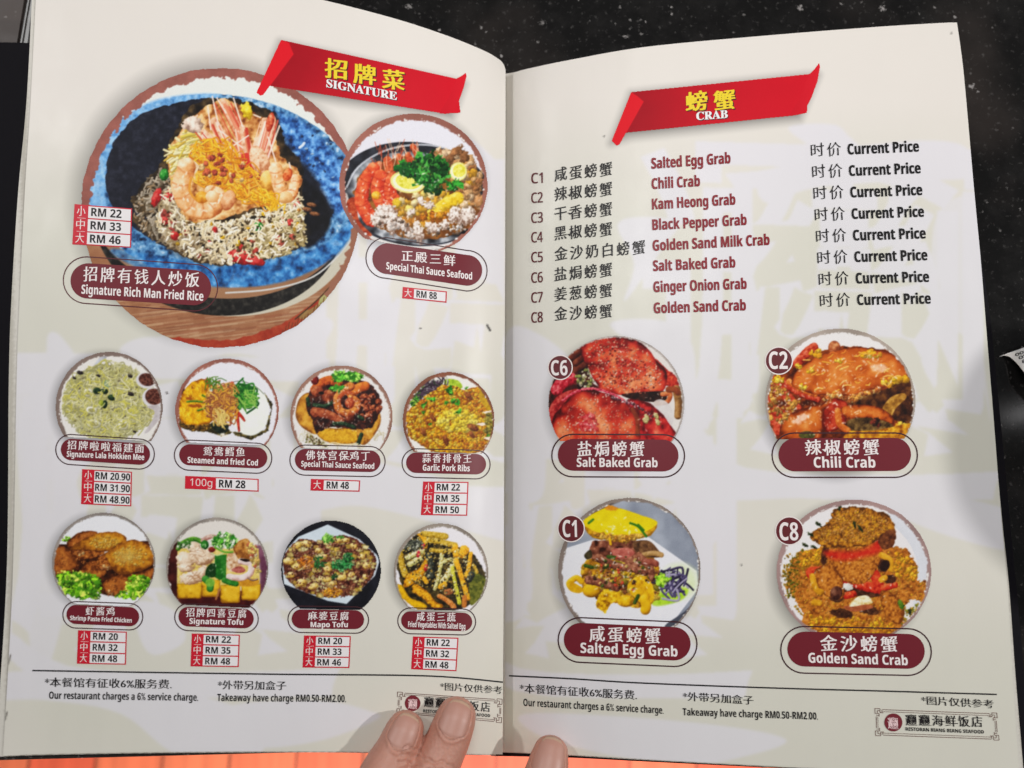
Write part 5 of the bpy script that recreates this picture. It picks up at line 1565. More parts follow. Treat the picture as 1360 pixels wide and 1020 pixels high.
def slab(name, pa, side, ztop, zbot, mat, parent, nu=70, nv=90, zabs=None):
    """a curved sheet pile under a page: top, underside and four edges"""
    q = coons(pa, nu, nv)
    zf = z_left if side == 'L' else z_right
    if zabs is None:
        T = on_page(q[..., 0], q[..., 1], ztop, side)
    else:
        x, y, z = on_plane(q[..., 0], q[..., 1], zabs)
        T = np.stack([x, y, z], -1)
    B = T.copy()
    B[..., 2] = np.maximum(T[..., 2] - zbot(T[..., 0]), .0036) if callable(zbot) else T[..., 2] - zbot
    n = nu * nv
    V = np.concatenate([T.reshape(-1, 3), B.reshape(-1, 3)])
    g = grid_quads(nu, nv)
    F = [tuple(f) for f in g] + [tuple(n + np.array(f[::-1])) for f in g]
    rim = [(0, i) for i in range(nu - 1)] + [(i, nu - 1) for i in range(nv - 1)] + [(nv - 1, i) for i in range(nu - 1, 0, -1)] + [(i, 0) for i in range(nv - 1, 0, -1)]
    ids = [a * nu + b for a, b in rim]
    for i, a in enumerate(ids):
        b = ids[(i + 1) % len(ids)]
        F.append((a, b, n + b, n + a))
    return link_mesh(name, V, F, [mat], parent, smooth=False)


def shifted(pa, dl=0, dr=0, dt=0, db=0):
    f = lambda k, ax: [(x + (ax(x, y) if k in ('left', 'right') else 0), y + (ax(x, y) if k in ('top', 'bottom') else 0)) for x, y in pa[k]]
    L_, R_ = f('left', dl), f('right', dr)
    T_, B_ = f('top', dt), f('bottom', db)
    T_ = [L_[0][:1] + T_[0][1:]] + T_[1:-1] + [R_[0][:1] + T_[-1][1:]]
    B_ = [L_[-1][:1] + B_[0][1:]] + B_[1:-1] + [R_[-1][:1] + B_[-1][1:]]
    L_ = [T_[0]] + L_[1:-1] + [B_[0]]
    R_ = [T_[-1]] + R_[1:-1] + [B_[-1]]
    return dict(left=L_, right=R_, top=T_, bottom=B_)


blkL = shifted(PATHS['L'], lambda x, y: -4.5 - 5 * min(1, max(0, y / 260)) + 1.5 * math.sin(y / 90), lambda x, y: -9, lambda x, y: 0.5, lambda x, y: 1.2)
slab('page_stack', blkL, 'L', -.0005, lambda x: .0022 + .009 * np.exp(-np.clip(GUT - x, 0, None) / .02), PEDGE, menu)
blkR = shifted(PATHS['R'], lambda x, y: 2, lambda x, y: -1.0 + 6.5 * max(0, (y - 560) / 450), lambda x, y: 0.8, lambda x, y: 1.0)
slab('page_stack', blkR, 'R', -.0005, lambda x: .0022 + .006 * np.exp(-np.clip(x - GUTR, 0, None) / .02), PEDGE, menu)

# black cover: the left board lies flat on the table, the right one rises with the pages
mC, nC, lC, bC = principled('black_leatherette')
nzC = nC.new('ShaderNodeTexVoronoi')
nzC.inputs['Scale'].default_value = 1500
bpC = nC.new('ShaderNodeBump')
bpC.inputs['Strength'].default_value = .25
bpC.inputs['Distance'].default_value = .0002
lC.new(nzC.outputs['Distance'], bpC.inputs['Height'])
lC.new(bpC.outputs['Normal'], bC.inputs['Normal'])
bC.inputs['Base Color'].default_value = (.009, .008, .011, 1)
bC.inputs['Roughness'].default_value = .55
bC.inputs['Specular IOR Level'].default_value = .07
covL = dict(left=[(-110, 55), (-120, 500), (-140, 985)], right=[(640, 112), (640, 560), (640, 1003)],
            top=[(-110, 55), (100, 60), (400, 90), (640, 112)], bottom=[(-140, 985), (200, 994), (400, 1000), (520, 1002), (640, 1005)])
slab('cover', covL, 'L', 0, .0019, mC, menu, 40, 40, zabs=.0032)
covR = dict(left=[(652, 118), (652, 560), (652, 1004)], right=[(1262, 60), (1284, 200), (1304, 345), (1315, 420), (1325, 520), (1333, 600), (1344, 720), (1352, 800), (1360, 900), (1366, 1034)],
            top=[(652, 118), (860, 90), (1262, 60)], bottom=[(652, 1004), (750, 1006), (850, 1011), (960, 1016.5), (1060, 1021), (1200, 1026), (1366, 1034)])
slab('cover', covR, 'R', -.0085, .0018, mC, menu, 60, 60)

# ------------------------------------------------------------------ print on the left page
PL, PR = pages['L'], pages['R']
for fn in (fried_rice, seafood, noodles, cod, sauced_prawns, pork_ribs, wings, tofu_dish, mapo, vegetables):
    fn(PL)
for fn in (salt_crab, chili_crab, egg_crab, sand_crab):
    fn(PR)

MAROON, INNER, WHITE = (110, 27, 39), (60, 26, 32), (238, 226, 224)
BLACK, RED, PRED = (16, 14, 15), (132, 10, 28), (200, 26, 46)


def ribbon(side, main, fold, curl, parent, txt, eng):
    xs = [p[0] for p in main + fold + curl]
    ys = [p[1] for p in main + fold + curl]
    ox, oy = min(xs) - 3, min(ys) - 3
    c = Canvas(ox, oy, 1, max(xs) - ox + 4, max(ys) - oy + 4, (200, 20, 40), 1.6)
    T = lambda p: [(x - ox, y - oy) for x, y in p]
    c.poly(T(main), [(150, 14, 32), (190, 20, 40), (204, 24, 44)], tex=.12, cell=40, sm=False, grad=(.9, .15))
    c.poly(T(curl), [(190, 20, 40), (212, 34, 50)], tex=.1, cell=40, sm=False, grad=(.7, 0))
    c.poly(T(fold), [(220, 32, 46), (210, 24, 40)], tex=.1, cell=40, sm=False)
    m = np.zeros(c.X.shape, bool)
    for p in (main, fold, curl):
        m |= inside_poly(c.X, c.Y, T(p))
    c.mask = m
    c.build('heading_ribbon', side, .00010, parent, 'red ribbon heading reading ' + eng[0], grain=1)
    f = Flat(side)
    s, a, b, h = txt
    n_ = len(s)
    for m_, ch in enumerate(s):
        A_, B_ = np.array(a) + (np.array(b) - a) * (m_ + .04) / n_, np.array(a) + (np.array(b) - a) * (m_ + .93) / n_
        for k, (dx, dy, col) in enumerate(((2.0, 1.6, 0), (1.2, .9, 0), (-.4, .1, 1), (.4, .25, 1), (0, -.3, 1), (0, 0, 1))):
            f.text(ch, A_[0] + dx, A_[1] + dy, B_[0] + dx, B_[1] + dy, h, (238, 208, 36) if col else (84, 18, 18), .014, True, .00016 + .00003 * k, rise=.10)
    s, a, b, h = eng
    for k, (dx, dy, col) in enumerate(((1.2, 1.1, 0), (.6, .5, 0), (-.2, 0, 1), (.2, 0, 1))):
        f.text(s, a[0] + dx, a[1] + dy, b[0] + dx, b[1] + dy, h, (246, 236, 234) if col else (84, 16, 24), .008, False, .00016 + .00003 * k, style='s')
    f.build('heading_text', parent)


ribbon('L', [(373, 52.5), (606, 104), (612, 150), (592, 151), (583, 150), (356, 114)], [(373, 52.5), (384, 57), (390, 72), (350, 126), (346, 127.5), (340, 123)],
       [(606, 104), (612, 101), (619, 96), (620, 101), (616, 117), (610, 134), (603, 146), (592, 151.5), (583, 151), (596, 130)], PL,
       ('招牌菜', (427.5, 101), (542, 122.5), 26), ('SIGNATURE', (433.5, 115.5), (527, 133), 10.5))
ribbon('R', [(838, 122), (1075, 98), (1072, 150), (1056, 153.5), (832, 176.5)], [(838, 122), (847, 128), (855, 135), (823, 192), (819, 194), (812, 187)],
       [(1075, 98), (1082, 91), (1088, 83), (1089.5, 88), (1086, 108), (1078, 130), (1069, 147), (1057, 153.5), (1048, 154), (1062, 130)], PR,
       ('螃蟹', (907.5, 147.8), (981.5, 145), 26), ('CRAB', (925, 159.5), (966.5, 156.5), 10.5))

CAPS = [
    # side, inner L, inner R, r, outline L, outline R, r, chinese (text, left, right, height), english (text, left, right, cap height)
    ('L', (117, 373), (257, 382), 23.4, (115, 372), (258, 382), 31, ('招牌有钱人炒饭', (109, 373), (266, 382), 20), ('Signature Rich Man Fried Rice', (108, 390), (270, 399.5), 12)),
    ('L', (515, 343.5), (620, 359), 20.5, (513, 342.5), (620, 359.5), 27, ('正殿三鲜', (532, 346), (606, 354), 14.5), ('Special Thai Sauce Seafood', (513, 357.5), (627, 371.5), 9.5)),
    ('L', (95, 597), (185, 603), 14.3, (94, 597), (185, 603), 20, ('招牌啦啦福建面', (88, 596.5), (192, 602), 12), ('Signature Lala Hokkien Mee', (88.5, 606.5), (191.5, 611), 7.5)),
    ('L', (252, 604), (341, 608), 14, (251.5, 604.5), (341, 608.5), 20, ('鸳鸯鳕鱼', (269, 605.5), (326, 606.5), 12.5), ('Steamed and fried Cod', (249, 614.5), (342.5, 618.5), 7.8)),
    ('L', (406, 610.5), (491, 612.5), 14.4, (405, 611), (491.5, 613), 20, ('佛钵宫保鸡丁', (405, 610.5), (492, 612), 12.5), ('Special Thai Sauce Seafood', (400, 619.5), (497, 622.8), 7.5)),
    ('L', (553, 614.5), (632, 616.5), 13.6, (553, 615), (632, 617), 19, ('蒜香排骨王', (560, 614.5), (627, 615), 12), ('Garlic Pork Ribs', (561.5, 625), (624, 626), 8.2)),
    ('L', (101, 816), (172, 819), 12.8, (101, 816.5), (172, 819), 17.6, ('虾酱鸡', (112.5, 817), (153, 818), 11.5), ('Shrimp Paste Fried Chicken', (93, 823.5), (175, 827), 5.8)),
    ('L', (250, 819), (324, 821.5), 13, (250, 819.5), (325, 822), 18, ('招牌四喜豆腐', (246, 819), (328, 821), 11.8), ('Signature Tofu', (251.5, 828.5), (323, 830), 7.4)),
    ('L', (400, 822), (471, 823), 12.6, (400, 822.5), (472, 823.5), 17.5, ('麻婆豆腐', (408, 823.5), (464, 824), 11.5), ('Mapo Tofu', (412.5, 833), (462, 833), 7)),
    ('L', (545, 824), (615, 826), 12.2, (545.5, 824.5), (614.5, 826), 17.2, ('咸蛋三蔬', (552, 824.5), (606, 826), 12), ('Fried Vegetables With Salted Egg', (542, 832.5), (618, 835.5), 7.2)),
    ('R', (762, 604), (880, 605), 21.2, (761, 605), (881, 605.5), 28.2, ('盐焗螃蟹', (765.5, 606), (857.5, 606.5), 20.5), ('Salt Baked Grab', (766, 620), (873.5, 620.5), 12)),
    ('R', (1056, 604), (1188, 603.5), 22, (1055, 604.5), (1189, 604.5), 29.5, ('辣椒螃蟹', (1068, 604.5), (1170, 604.5), 21), ('Chili Crab', (1081, 621), (1163, 621), 14)),
    ('R', (771, 849.5), (895, 855), 22.2, (771, 850), (896, 855.5), 29.7, ('咸蛋螃蟹', (781, 852), (879, 855.5), 21), ('Salted Egg Grab', (771, 867), (900, 872), 13.5)),
    ('R', (1069, 862), (1205, 865), 23.2, (1068, 863), (1206, 866), 31, ('金沙螃蟹', (1088, 864.5), (1194.5, 866.5), 21.5), ('Golden Sand Crab', (1074, 880), (1206, 883.5), 13)),
]
for i, (sd, a, b, r, oa, ob, orr, zh, en) in enumerate(CAPS):
    f = Flat(sd)
    f.capsule(a, b, r, MAROON, .00013)
    f.capsule_line(oa, ob, orr, 1.35 if i < 10 else 1.75, (84, 26, 34) if i == 0 else INNER, .00013)
    f.text(zh[0], *zh[1], *zh[2], zh[3], WHITE, .010 if i < 10 else .014, True, rise=.11)
    f.text(en[0], *en[1], *en[2], en[3], WHITE, .012)
    f.build('caption', PL if sd == 'L' else PR, 'maroon rounded caption reading ' + en[0])

TAGS = [
    ((99, 271), (175.5, 277), (174, 329), (96, 324.5), ['小', '中', '大'], ['RM 22', 'RM 33', 'RM 46'], .245),
    ((535, 381), (593.5, 387), (593, 402), (534, 396), ['大'], ['RM 88'], .26),
    ((109, 623), (175.3, 626.5), (174.3, 672.5), (107.6, 669.5), ['小', '中', '大'], ['RM 20.90', 'RM 31.90', 'RM 48.90'], .25),
    ((246, 632), (343.5, 636), (343.5, 653), (245.5, 649), ['100g'], ['RM 28'], .42),
    ((413, 636), (478.5, 638), (477.5, 653), (412.3, 651.5), ['大'], ['RM 48'], .265),
    ((562, 639.5), (622.3, 640), (620.5, 685), (559, 684), ['小', '中', '大'], ['RM 22', 'RM 35', 'RM 50'], .26),
    ((103.7, 837), (168.5, 839), (167.2, 882.8), (102, 881.5), ['小', '中', '大'], ['RM 20', 'RM 32', 'RM 48'], .26),
    ((254.7, 841.3), (318.6, 843), (317, 886), (253, 885), ['小', '中', '大'], ['RM 22', 'RM 35', 'RM 48'], .25),
    ((403.8, 844), (466, 844.7), (464, 887.2), (401.8, 886.5), ['小', '中', '大'], ['RM 20', 'RM 33', 'RM 46'], .26),
    ((548.6, 845.3), (609, 847), (606.2, 891.5), (546, 888.8), ['小', '中', '大'], ['RM 22', 'RM 32', 'RM 48'], .26),
]
for tl, tr, br, bl, zh, pr, fr in TAGS:
    tl, tr, br, bl = (np.array(p, float) for p in (tl, tr, br, bl))
    Q = lambda u, v: (tl * (1 - u) + tr * u) * (1 - v) + (bl * (1 - u) + br * u) * v
    f = Flat('L')
    f.quad(tl, tr, br, bl, PRED, .00013)
    n = len(zh)
    W, H = np.linalg.norm(tr - tl), np.linalg.norm(bl - tl)
    bx, by = 1.6 / W, 1.5 / H
    for i in range(n):
        v0, v1 = i / n, (i + 1) / n
        a0, a1 = v0 + (by if i == 0 else by * .55), v1 - (by if i == n - 1 else by * .55)
        f.quad(Q(fr, a0), Q(1 - bx, a0), Q(1 - bx, a1), Q(fr, a1), (232, 228, 228), .00017)
        if i:
            f.quad(Q(.06, v0 - .006), Q(fr - .04, v0 - .006), Q(fr - .04, v0 + .006), Q(.06, v0 + .006), (236, 200, 200), .00017, 1)
        hh = H / n
        m = (v1 - v0) * .17
        if zh[i] == '100g':
            p, q = Q(.07, v1 - m * 1.5), Q(fr - .05, v1 - m * 1.5)
            f.text('100g', *p, *q, hh * .56, (240, 214, 210), 0, style='r')
        else:
            sq = min(hh * .74, W * fr * .72) / W
            p, q = Q(fr / 2 - sq / 2, v1 - m * .9), Q(fr / 2 + sq / 2, v1 - m * .9)
            f.text(zh[i], *p, *q, min(hh * .74, W * fr * .72), (244, 220, 216), .002, True, rise=.05)
        t0_, t1_ = (fr + .05, .82) if len(pr[i]) == 5 else (fr + .02, .965)
        if fr > .4:
            t0_, t1_ = fr + .04, .82
        if n == 1 and fr < .4:
            t0_, t1_ = fr + .06, .78
        p, q = Q(t0_, v1 - m * 1.25), Q(t1_, v1 - m * 1.25)
        f.text(pr[i], *p, *q, hh * .60, (20, 16, 18), .010)
    f.build('price_tag', PL, 'red and white price tag reading ' + ', '.join(pr))

# item list on the right page
ROWS = [('咸蛋螃蟹', 'Salted Egg Grab', 970.5), ('辣椒螃蟹', 'Chili Crab', 930), ('干香螃蟹', 'Kam Heong Grab', 977), ('黑椒螃蟹', 'Black Pepper Grab', 992),
        ('金沙奶白螃蟹', 'Golden Sand Milk Crab', 1022.5), ('盐焗螃蟹', 'Salt Baked Grab', 977), ('姜葱螃蟹', 'Ginger Onion Grab', 992), ('金沙螃蟹', 'Golden Sand Crab', 991)]
YC = [243, 269, 295.5, 321.5, 348, 375, 401.5, 428]
YZ = [(240.5, 232.5), (266.5, 259), (292.5, 286), (318.5, 312.5), (346, 336.5), (373, 366.5), (399.5, 394), (425.5, 421.5)]
YE = [(224, 216.5), (251, 247), (278, 271.5), (305.5, 298.5), (333, 325), (360, 355), (388, 383.5), (416, 412)]
for k, (zh, en, xe) in enumerate(ROWS):
    x = 1.72 * k
    yb = 205 + 28.57 * k
    for nm, a in (('item_code', ('C%d' % (k + 1), 705.3, YC[k] + .6, 721, YC[k] - .4, 13.5, (88, 8, 20), .026, False, .0002, None, 0, 'r')),
                  ('chinese_item_name', (zh, 735, YZ[k][0] + .5, 814.5 if len(zh) == 4 else 858.5, YZ[k][1] + .5, 18.5, (20, 17, 19), .012, True, .0002, None, .12)),
                  ('item_name', (en, 865 + .45 * k, YE[k][0], xe, YE[k][1], 14.0, RED, .028)),
                  ('chinese_price_note', ('时价', 1076 + x, yb + 3.2, 1119 + x, yb + 1.6, 18, (24, 21, 23), -.002, True, .0002, None, .11)),
                  ('price_note', ('Current Price', 1126 + x * 1.05, yb, 1221 + x * 1.3, 201 + 28.86 * k, 13.9, (16, 14, 15), .026))):
        f = Flat('R')
        f.text(*a)
        f.build(nm, PR)

for tx, x, y, r, tb, th in (('C6', 744, 488, 15.3, (732, 498.5, 754, 498.5), 20), ('C2', 1034.5, 479, 17.3, (1021.5, 490, 1046.5, 490), 23), ('C1', 758.5, 702, 16.8, (747.5, 713.2, 766.5, 713.2), 22.5), ('C8', 1048.5, 705, 17.8, (1035.5, 717.5, 1060.5, 717.5), 23.5)):
    f = Flat('R')
    f.disc(x, y, r + 1.5, (232, 222, 218), .00013)
    f.disc(x, y, r, (98, 32, 38), .00017)
    f.text(tx, *tb, th, WHITE, .004, lift=.00024, up=-.03)
    f.build('number_badge', PR, 'round maroon badge reading ' + tx)


def footer(side, rule, texts, parent):
    f = Flat(side)
    f.rule(rule, 1.9, (26, 24, 26))
    for s, a, b, h, cjk in texts:
        f.text(s, *a, *b, h, (20, 17, 19), .004 if cjk else 0, cjk)
    f.build('footer_text', parent, 'black rule with service charge and takeaway notes')


footer('L', [(43, 890.5), (200, 893), (372, 895.5), (530, 896.8), (600, 899.5), (668, 906)], [
    ('*本餐馆有征收6%服务费.', (59, 912), (228, 915), 12.5, True), ('Our restaurant charges a 6% service charge.', (65, 928), (263, 930.8), 9.5, False),
    ('*外带另加盒子', (289, 915.5), (380, 916.5), 12, True), ('Takeaway have charge RM0.50-RM2.00.', (288.5, 931), (459.5, 932.5), 9.5, False),
    ('*图片仅供参考', (584.5, 916.5), (667, 922), 10.5, True)], PL)
footer('R', [(676, 897.5), (760, 901.5), (850, 907), (1020, 913.5), (1180, 918), (1324, 922.3)], [
    ('*本餐馆有征收6%服务费.', (690, 920), (846, 929.5), 12.5, True), ('Our restaurant charges a 6% service charge.', (695, 937.5), (881.5, 948), 9.5, False),
    ('*外带另加盒子', (907, 930.5), (1001, 936), 12, True), ('Takeaway have charge RM0.50-RM2.00.', (907, 950), (1086.5, 955.8), 9.5, False),
    ('*图片仅供参考', (1224, 935.5), (1320, 941), 11.5, True)], PR)


def logo(side, tl, tr, br, bl, disc, zh, en, parent):
    f = Flat(side)
    tl, tr, br, bl = (np.array(p, float) for p in (tl, tr, br, bl))
    Q = lambda u, v: (tl * (1 - u) + tr * u) * (1 - v) + (bl * (1 - u) + br * u) * v
    col = (104, 66, 58)
    W, H = np.linalg.norm(tr - tl), np.linalg.norm(bl - tl)
    L = lambda a, b, w=.8: f.rule([Q(*a), Q(*b)], w, col)
    cu, cv = 11 / W, 10.5 / H
    for v, s in ((.03, 1), (.97, -1)):
        L((cu * .9, v), (1 - cu * .9, v))
        L((cu * .9, v + s * .075), (1 - cu * .9, v + s * .075), .6)
    for u, s in ((.01, 1), (.99, -1)):
        L((u, cv), (u, 1 - cv))
        L((u + s * .012, cv), (u + s * .012, 1 - cv), .5)
    for su in (0, 1):
        for sv in (0, 1):
            m = lambda a, b: (abs(su - a * cu), abs(sv - b * cv))
            for pth in (((0, 0), (.62, 0)), ((0, 0), (0, .62)), ((.62, 0), (.62, .5)), ((0, .62), (.5, .62)), ((.3, .25), (.62, .25)), ((.3, .25), (.3, .62)), ((.62, .5), (1, .5)), ((.5, .62), (.5, 1)), ((.85, .15), (.85, .5)), ((.15, .85), (.5, .85))):
                L(m(*pth[0]), m(*pth[1]), .75)
    x, y, r = disc
    f.disc(x, y, r, (116, 38, 48), .00014)
    q = r * .68
    f.text(BIANG, x - q, y + q * 1.0, x + q, y + q * 1.0 + 1, q * 1.9, (236, 206, 206), .006, True)
    f.text(zh[0], *zh[1], *zh[2], zh[3], (30, 26, 28), .010, True)
    f.text(en[0], *en[1], *en[2], en[3], (20, 16, 18), .01)
    f.build('restaurant_logo', parent, 'framed restaurant logo with a maroon seal')


ZH = BIANG + BIANG + '海鲜饭店'
logo('L', (528, 919), (667, 928.5), (666, 960), (527, 947.5), (548, 934, 10.4), (ZH, (562, 938.5), (652, 946), 13.5), ('RESTORAN BIANG BIANG SEAFOOD', (562, 946), (651, 952.5), 4.0), PL)
logo('R', (1162, 941), (1324, 947), (1327, 983), (1163, 977), (1186.5, 959.5, 12), (ZH, (1202, 963.5), (1306.5, 966), 15), ('RESTORAN BIANG BIANG SEAFOOD', (1203, 970.3), (1307, 974.3), 4.5), PR)
# ------------------------------------------------------------------ the hand holding the menu open
def P3(px, py, z):
    x, y, zz = on_plane(px, py, z)
    return Vector((float(x), float(y), float(zz)))


def page_z(px, py, side):
    return float(on_page(np.array([px], float), np.array([py], float), 0, side)[0, 2])


def tube_mesh(pts, rad, seg=28, flat=None):
    """closed tube with round ends through 3D points; radii per point"""
    p = spline([tuple(q) for q in pts], False, 10)
    r = np.interp(np.linspace(0, len(rad) - 1, len(p)), np.arange(len(rad)), rad)
    t = np.gradient(p, axis=0)
    t /= np.linalg.norm(t, axis=1)[:, None]
    rings = []
    up = np.array((0, 0, 1.0))
    for sgn, i in ((-1, 0), (1, len(p) - 1)):
        for k in (np.linspace(.02, 1, 8) if sgn < 0 else np.linspace(1, .02, 8)):
            a = math.acos(min(k, 1))
            rings.append((p[i] + sgn * t[i] * r[i] * math.sin(a) * .95, t[i], r[i] * k))
        if sgn < 0:
            rings += [(p[j], t[j], r[j]) for j in range(1, len(p) - 1)]
    V, F = [], []
    for c, d, q in rings:
        s = np.cross(d, up)
        s /= np.linalg.norm(s)
        n = np.cross(s, d)
        fl = flat or 1.0
        for k in range(seg):
            a = 2 * math.pi * k / seg
            V.append(c + q * (math.cos(a) * s + math.sin(a) * n * fl))
    m = len(rings)
    for i in range(m - 1):
        for k in range(seg):
            F.append((i * seg + k, i * seg + (k + 1) % seg, (i + 1) * seg + (k + 1) % seg, (i + 1) * seg + k))
    F.append(tuple(range(seg - 1, -1, -1)))
    F.append(tuple((m - 1) * seg + k for k in range(seg)))
    return V, F


zA, zB, zT = page_z(541, 960, 'L'), page_z(606, 942, 'L'), page_z(731, 990, 'R')
MIDDLE = [P3(538, 969, zA + .0062), P3(525, 998, zA + .0085), P3(505, 1034, zA + .0125), P3(476, 1108, zA + .021), P3(440, 1260, .042)]
INDEX = [P3(606, 952, zB + .0064), P3(595, 982, zB + .0085), P3(576, 1024, zB + .0120), P3(536, 1112, zB + .024), P3(520, 1275, .044)]
THUMB = [P3(731, 1001, zT + .0066), P3(725, 1030, zT + .0085), P3(712, 1075, zT + .011), P3(672, 1190, .034), P3(610, 1360, .030)]
RING = [P3(452, 1048, -.012), P3(432, 1100, -.006), P3(402, 1150, .018), P3(380, 1290, .038)]
LITTLE = [P3(392, 1100, -.012), P3(372, 1150, -.004), P3(345, 1200, .014), P3(330, 1310, .030)]
WRIST = P3(520, 1720, .035)
tubes = [(MIDDLE, [.0069, .0075, .0081, .0092, .0102]), (INDEX, [.0074, .0080, .0085, .0095, .0108]), (THUMB, [.0068, .0082, .0092, .0105, .013]),
         (RING, [.0072, .0084, .009, .010]), (LITTLE, [.0064, .0074, .008, .009])]
for q in (MIDDLE, INDEX, RING, LITTLE):
    mid = q[-1].lerp(WRIST, .5)
    mid.z -= .004
    tubes.append(([q[-1], mid, WRIST.lerp(q[-1], .06)], [.0108, .0135, .016]))
tubes.append(([THUMB[-2], THUMB[-1], WRIST.lerp(THUMB[-1], .1)], [.0105, .0155, .017]))
tubes.append(([WRIST.lerp(INDEX[-1], .12), WRIST, P3(560, 2500, .02)], [.021, .022, .028]))
V, F = [], []
for pts, rad in tubes:
    v, f = tube_mesh(pts, rad)
    n = len(V)
    V += v
    F += [tuple(i + n for i in q) for q in f]


def skin_material():
    m, n, l, b = principled('skin')
    tc = n.new('ShaderNodeTexCoord')
    n1 = n.new('ShaderNodeTexNoise')
    n1.inputs['Scale'].default_value = 90
    n1.inputs['Detail'].default_value = 4
    n2 = n.new('ShaderNodeTexVoronoi')
    n2.inputs['Scale'].default_value = 750
    l.new(tc.outputs['Object'], n1.inputs['Vector'])
    l.new(tc.outputs['Object'], n2.inputs['Vector'])
    mx = n.new('ShaderNodeMix')
    mx.data_type = 'RGBA'
    mx.inputs[6].default_value = (.47, .205, .145, 1)
    mx.inputs[7].default_value = (.61, .315, .235, 1)
    l.new(n1.outputs['Fac'], mx.inputs[0])
    l.new(mx.outputs[2], b.inputs['Base Color'])
    b.inputs['Roughness'].default_value = .48
    b.inputs['Subsurface Weight'].default_value = .22
    b.inputs['Subsurface Radius'].default_value = (1, .35, .2)
    b.inputs['Subsurface Scale'].default_value = .0035
    bp = n.new('ShaderNodeBump')
    bp.inputs['Strength'].default_value = .4
    bp.inputs['Distance'].default_value = .00025
    l.new(n2.outputs['Distance'], bp.inputs['Height'])
    l.new(bp.outputs['Normal'], b.inputs['Normal'])
    return m


SKIN = skin_material()
tmp = link_mesh('hand', V, F, [SKIN])
rm = tmp.modifiers.new('r', 'REMESH')
rm.mode = 'VOXEL'
rm.voxel_size = .0005
sm = tmp.modifiers.new('s', 'SMOOTH')
sm.factor = .5
sm.iterations = 10
bpy.context.view_layer.update()
hm = bpy.data.meshes.new_from_object(tmp.evaluated_get(bpy.context.evaluated_depsgraph_get()))
hm.name = 'hand'
old = tmp.data
tmp.modifiers.clear()
tmp.data = hm
bpy.data.meshes.remove(old)
hand = tmp
if not hm.materials:
    hm.materials.append(SKIN)
co = np.empty(len(hm.vertices) * 3)
hm.vertices.foreach_get('co', co)
co = co.reshape(-1, 3)
no = np.empty(len(hm.vertices) * 3)
hm.vertices.foreach_get('normal', no)
no = no.reshape(-1, 3)
for q, s0s, rr in ((INDEX, (.0158, .0174, .0190, .0208), .016), (MIDDLE, (.0200, .0216), .016), (THUMB, (.0235, .0255), .017)):
    tip = np.array(q[0])
    ax = np.array(q[2]) - tip
    ax /= np.linalg.norm(ax)
    s = (co - tip) @ ax
    lat = np.linalg.norm(co - tip - s[:, None] * ax, axis=1)
    side = (co - tip) @ np.cross(ax, (0, 0, 1.0))
    near = (lat < rr) & (no[:, 2] > .1)
    for j, s0 in enumerate(s0s):
        w = s - s0 - .0007 * np.sin(side * 520 + j * 2.1) - .0004 * np.sin(side * 1500 + j)
        co -= no * ((.00050 * np.exp(-(w / .00045) ** 2) - .00012 * np.exp(-((w - .001) / .0006) ** 2)) * near)[:, None]
hm.vertices.foreach_set('co', co.ravel())
hm.polygons.foreach_set('use_smooth', np.ones(len(hm.polygons), bool))
hm.update()
hand['label'] = 'hand with two fingers and the thumb pressing on the bottom edge of the menu'
hand['category'] = 'hand'

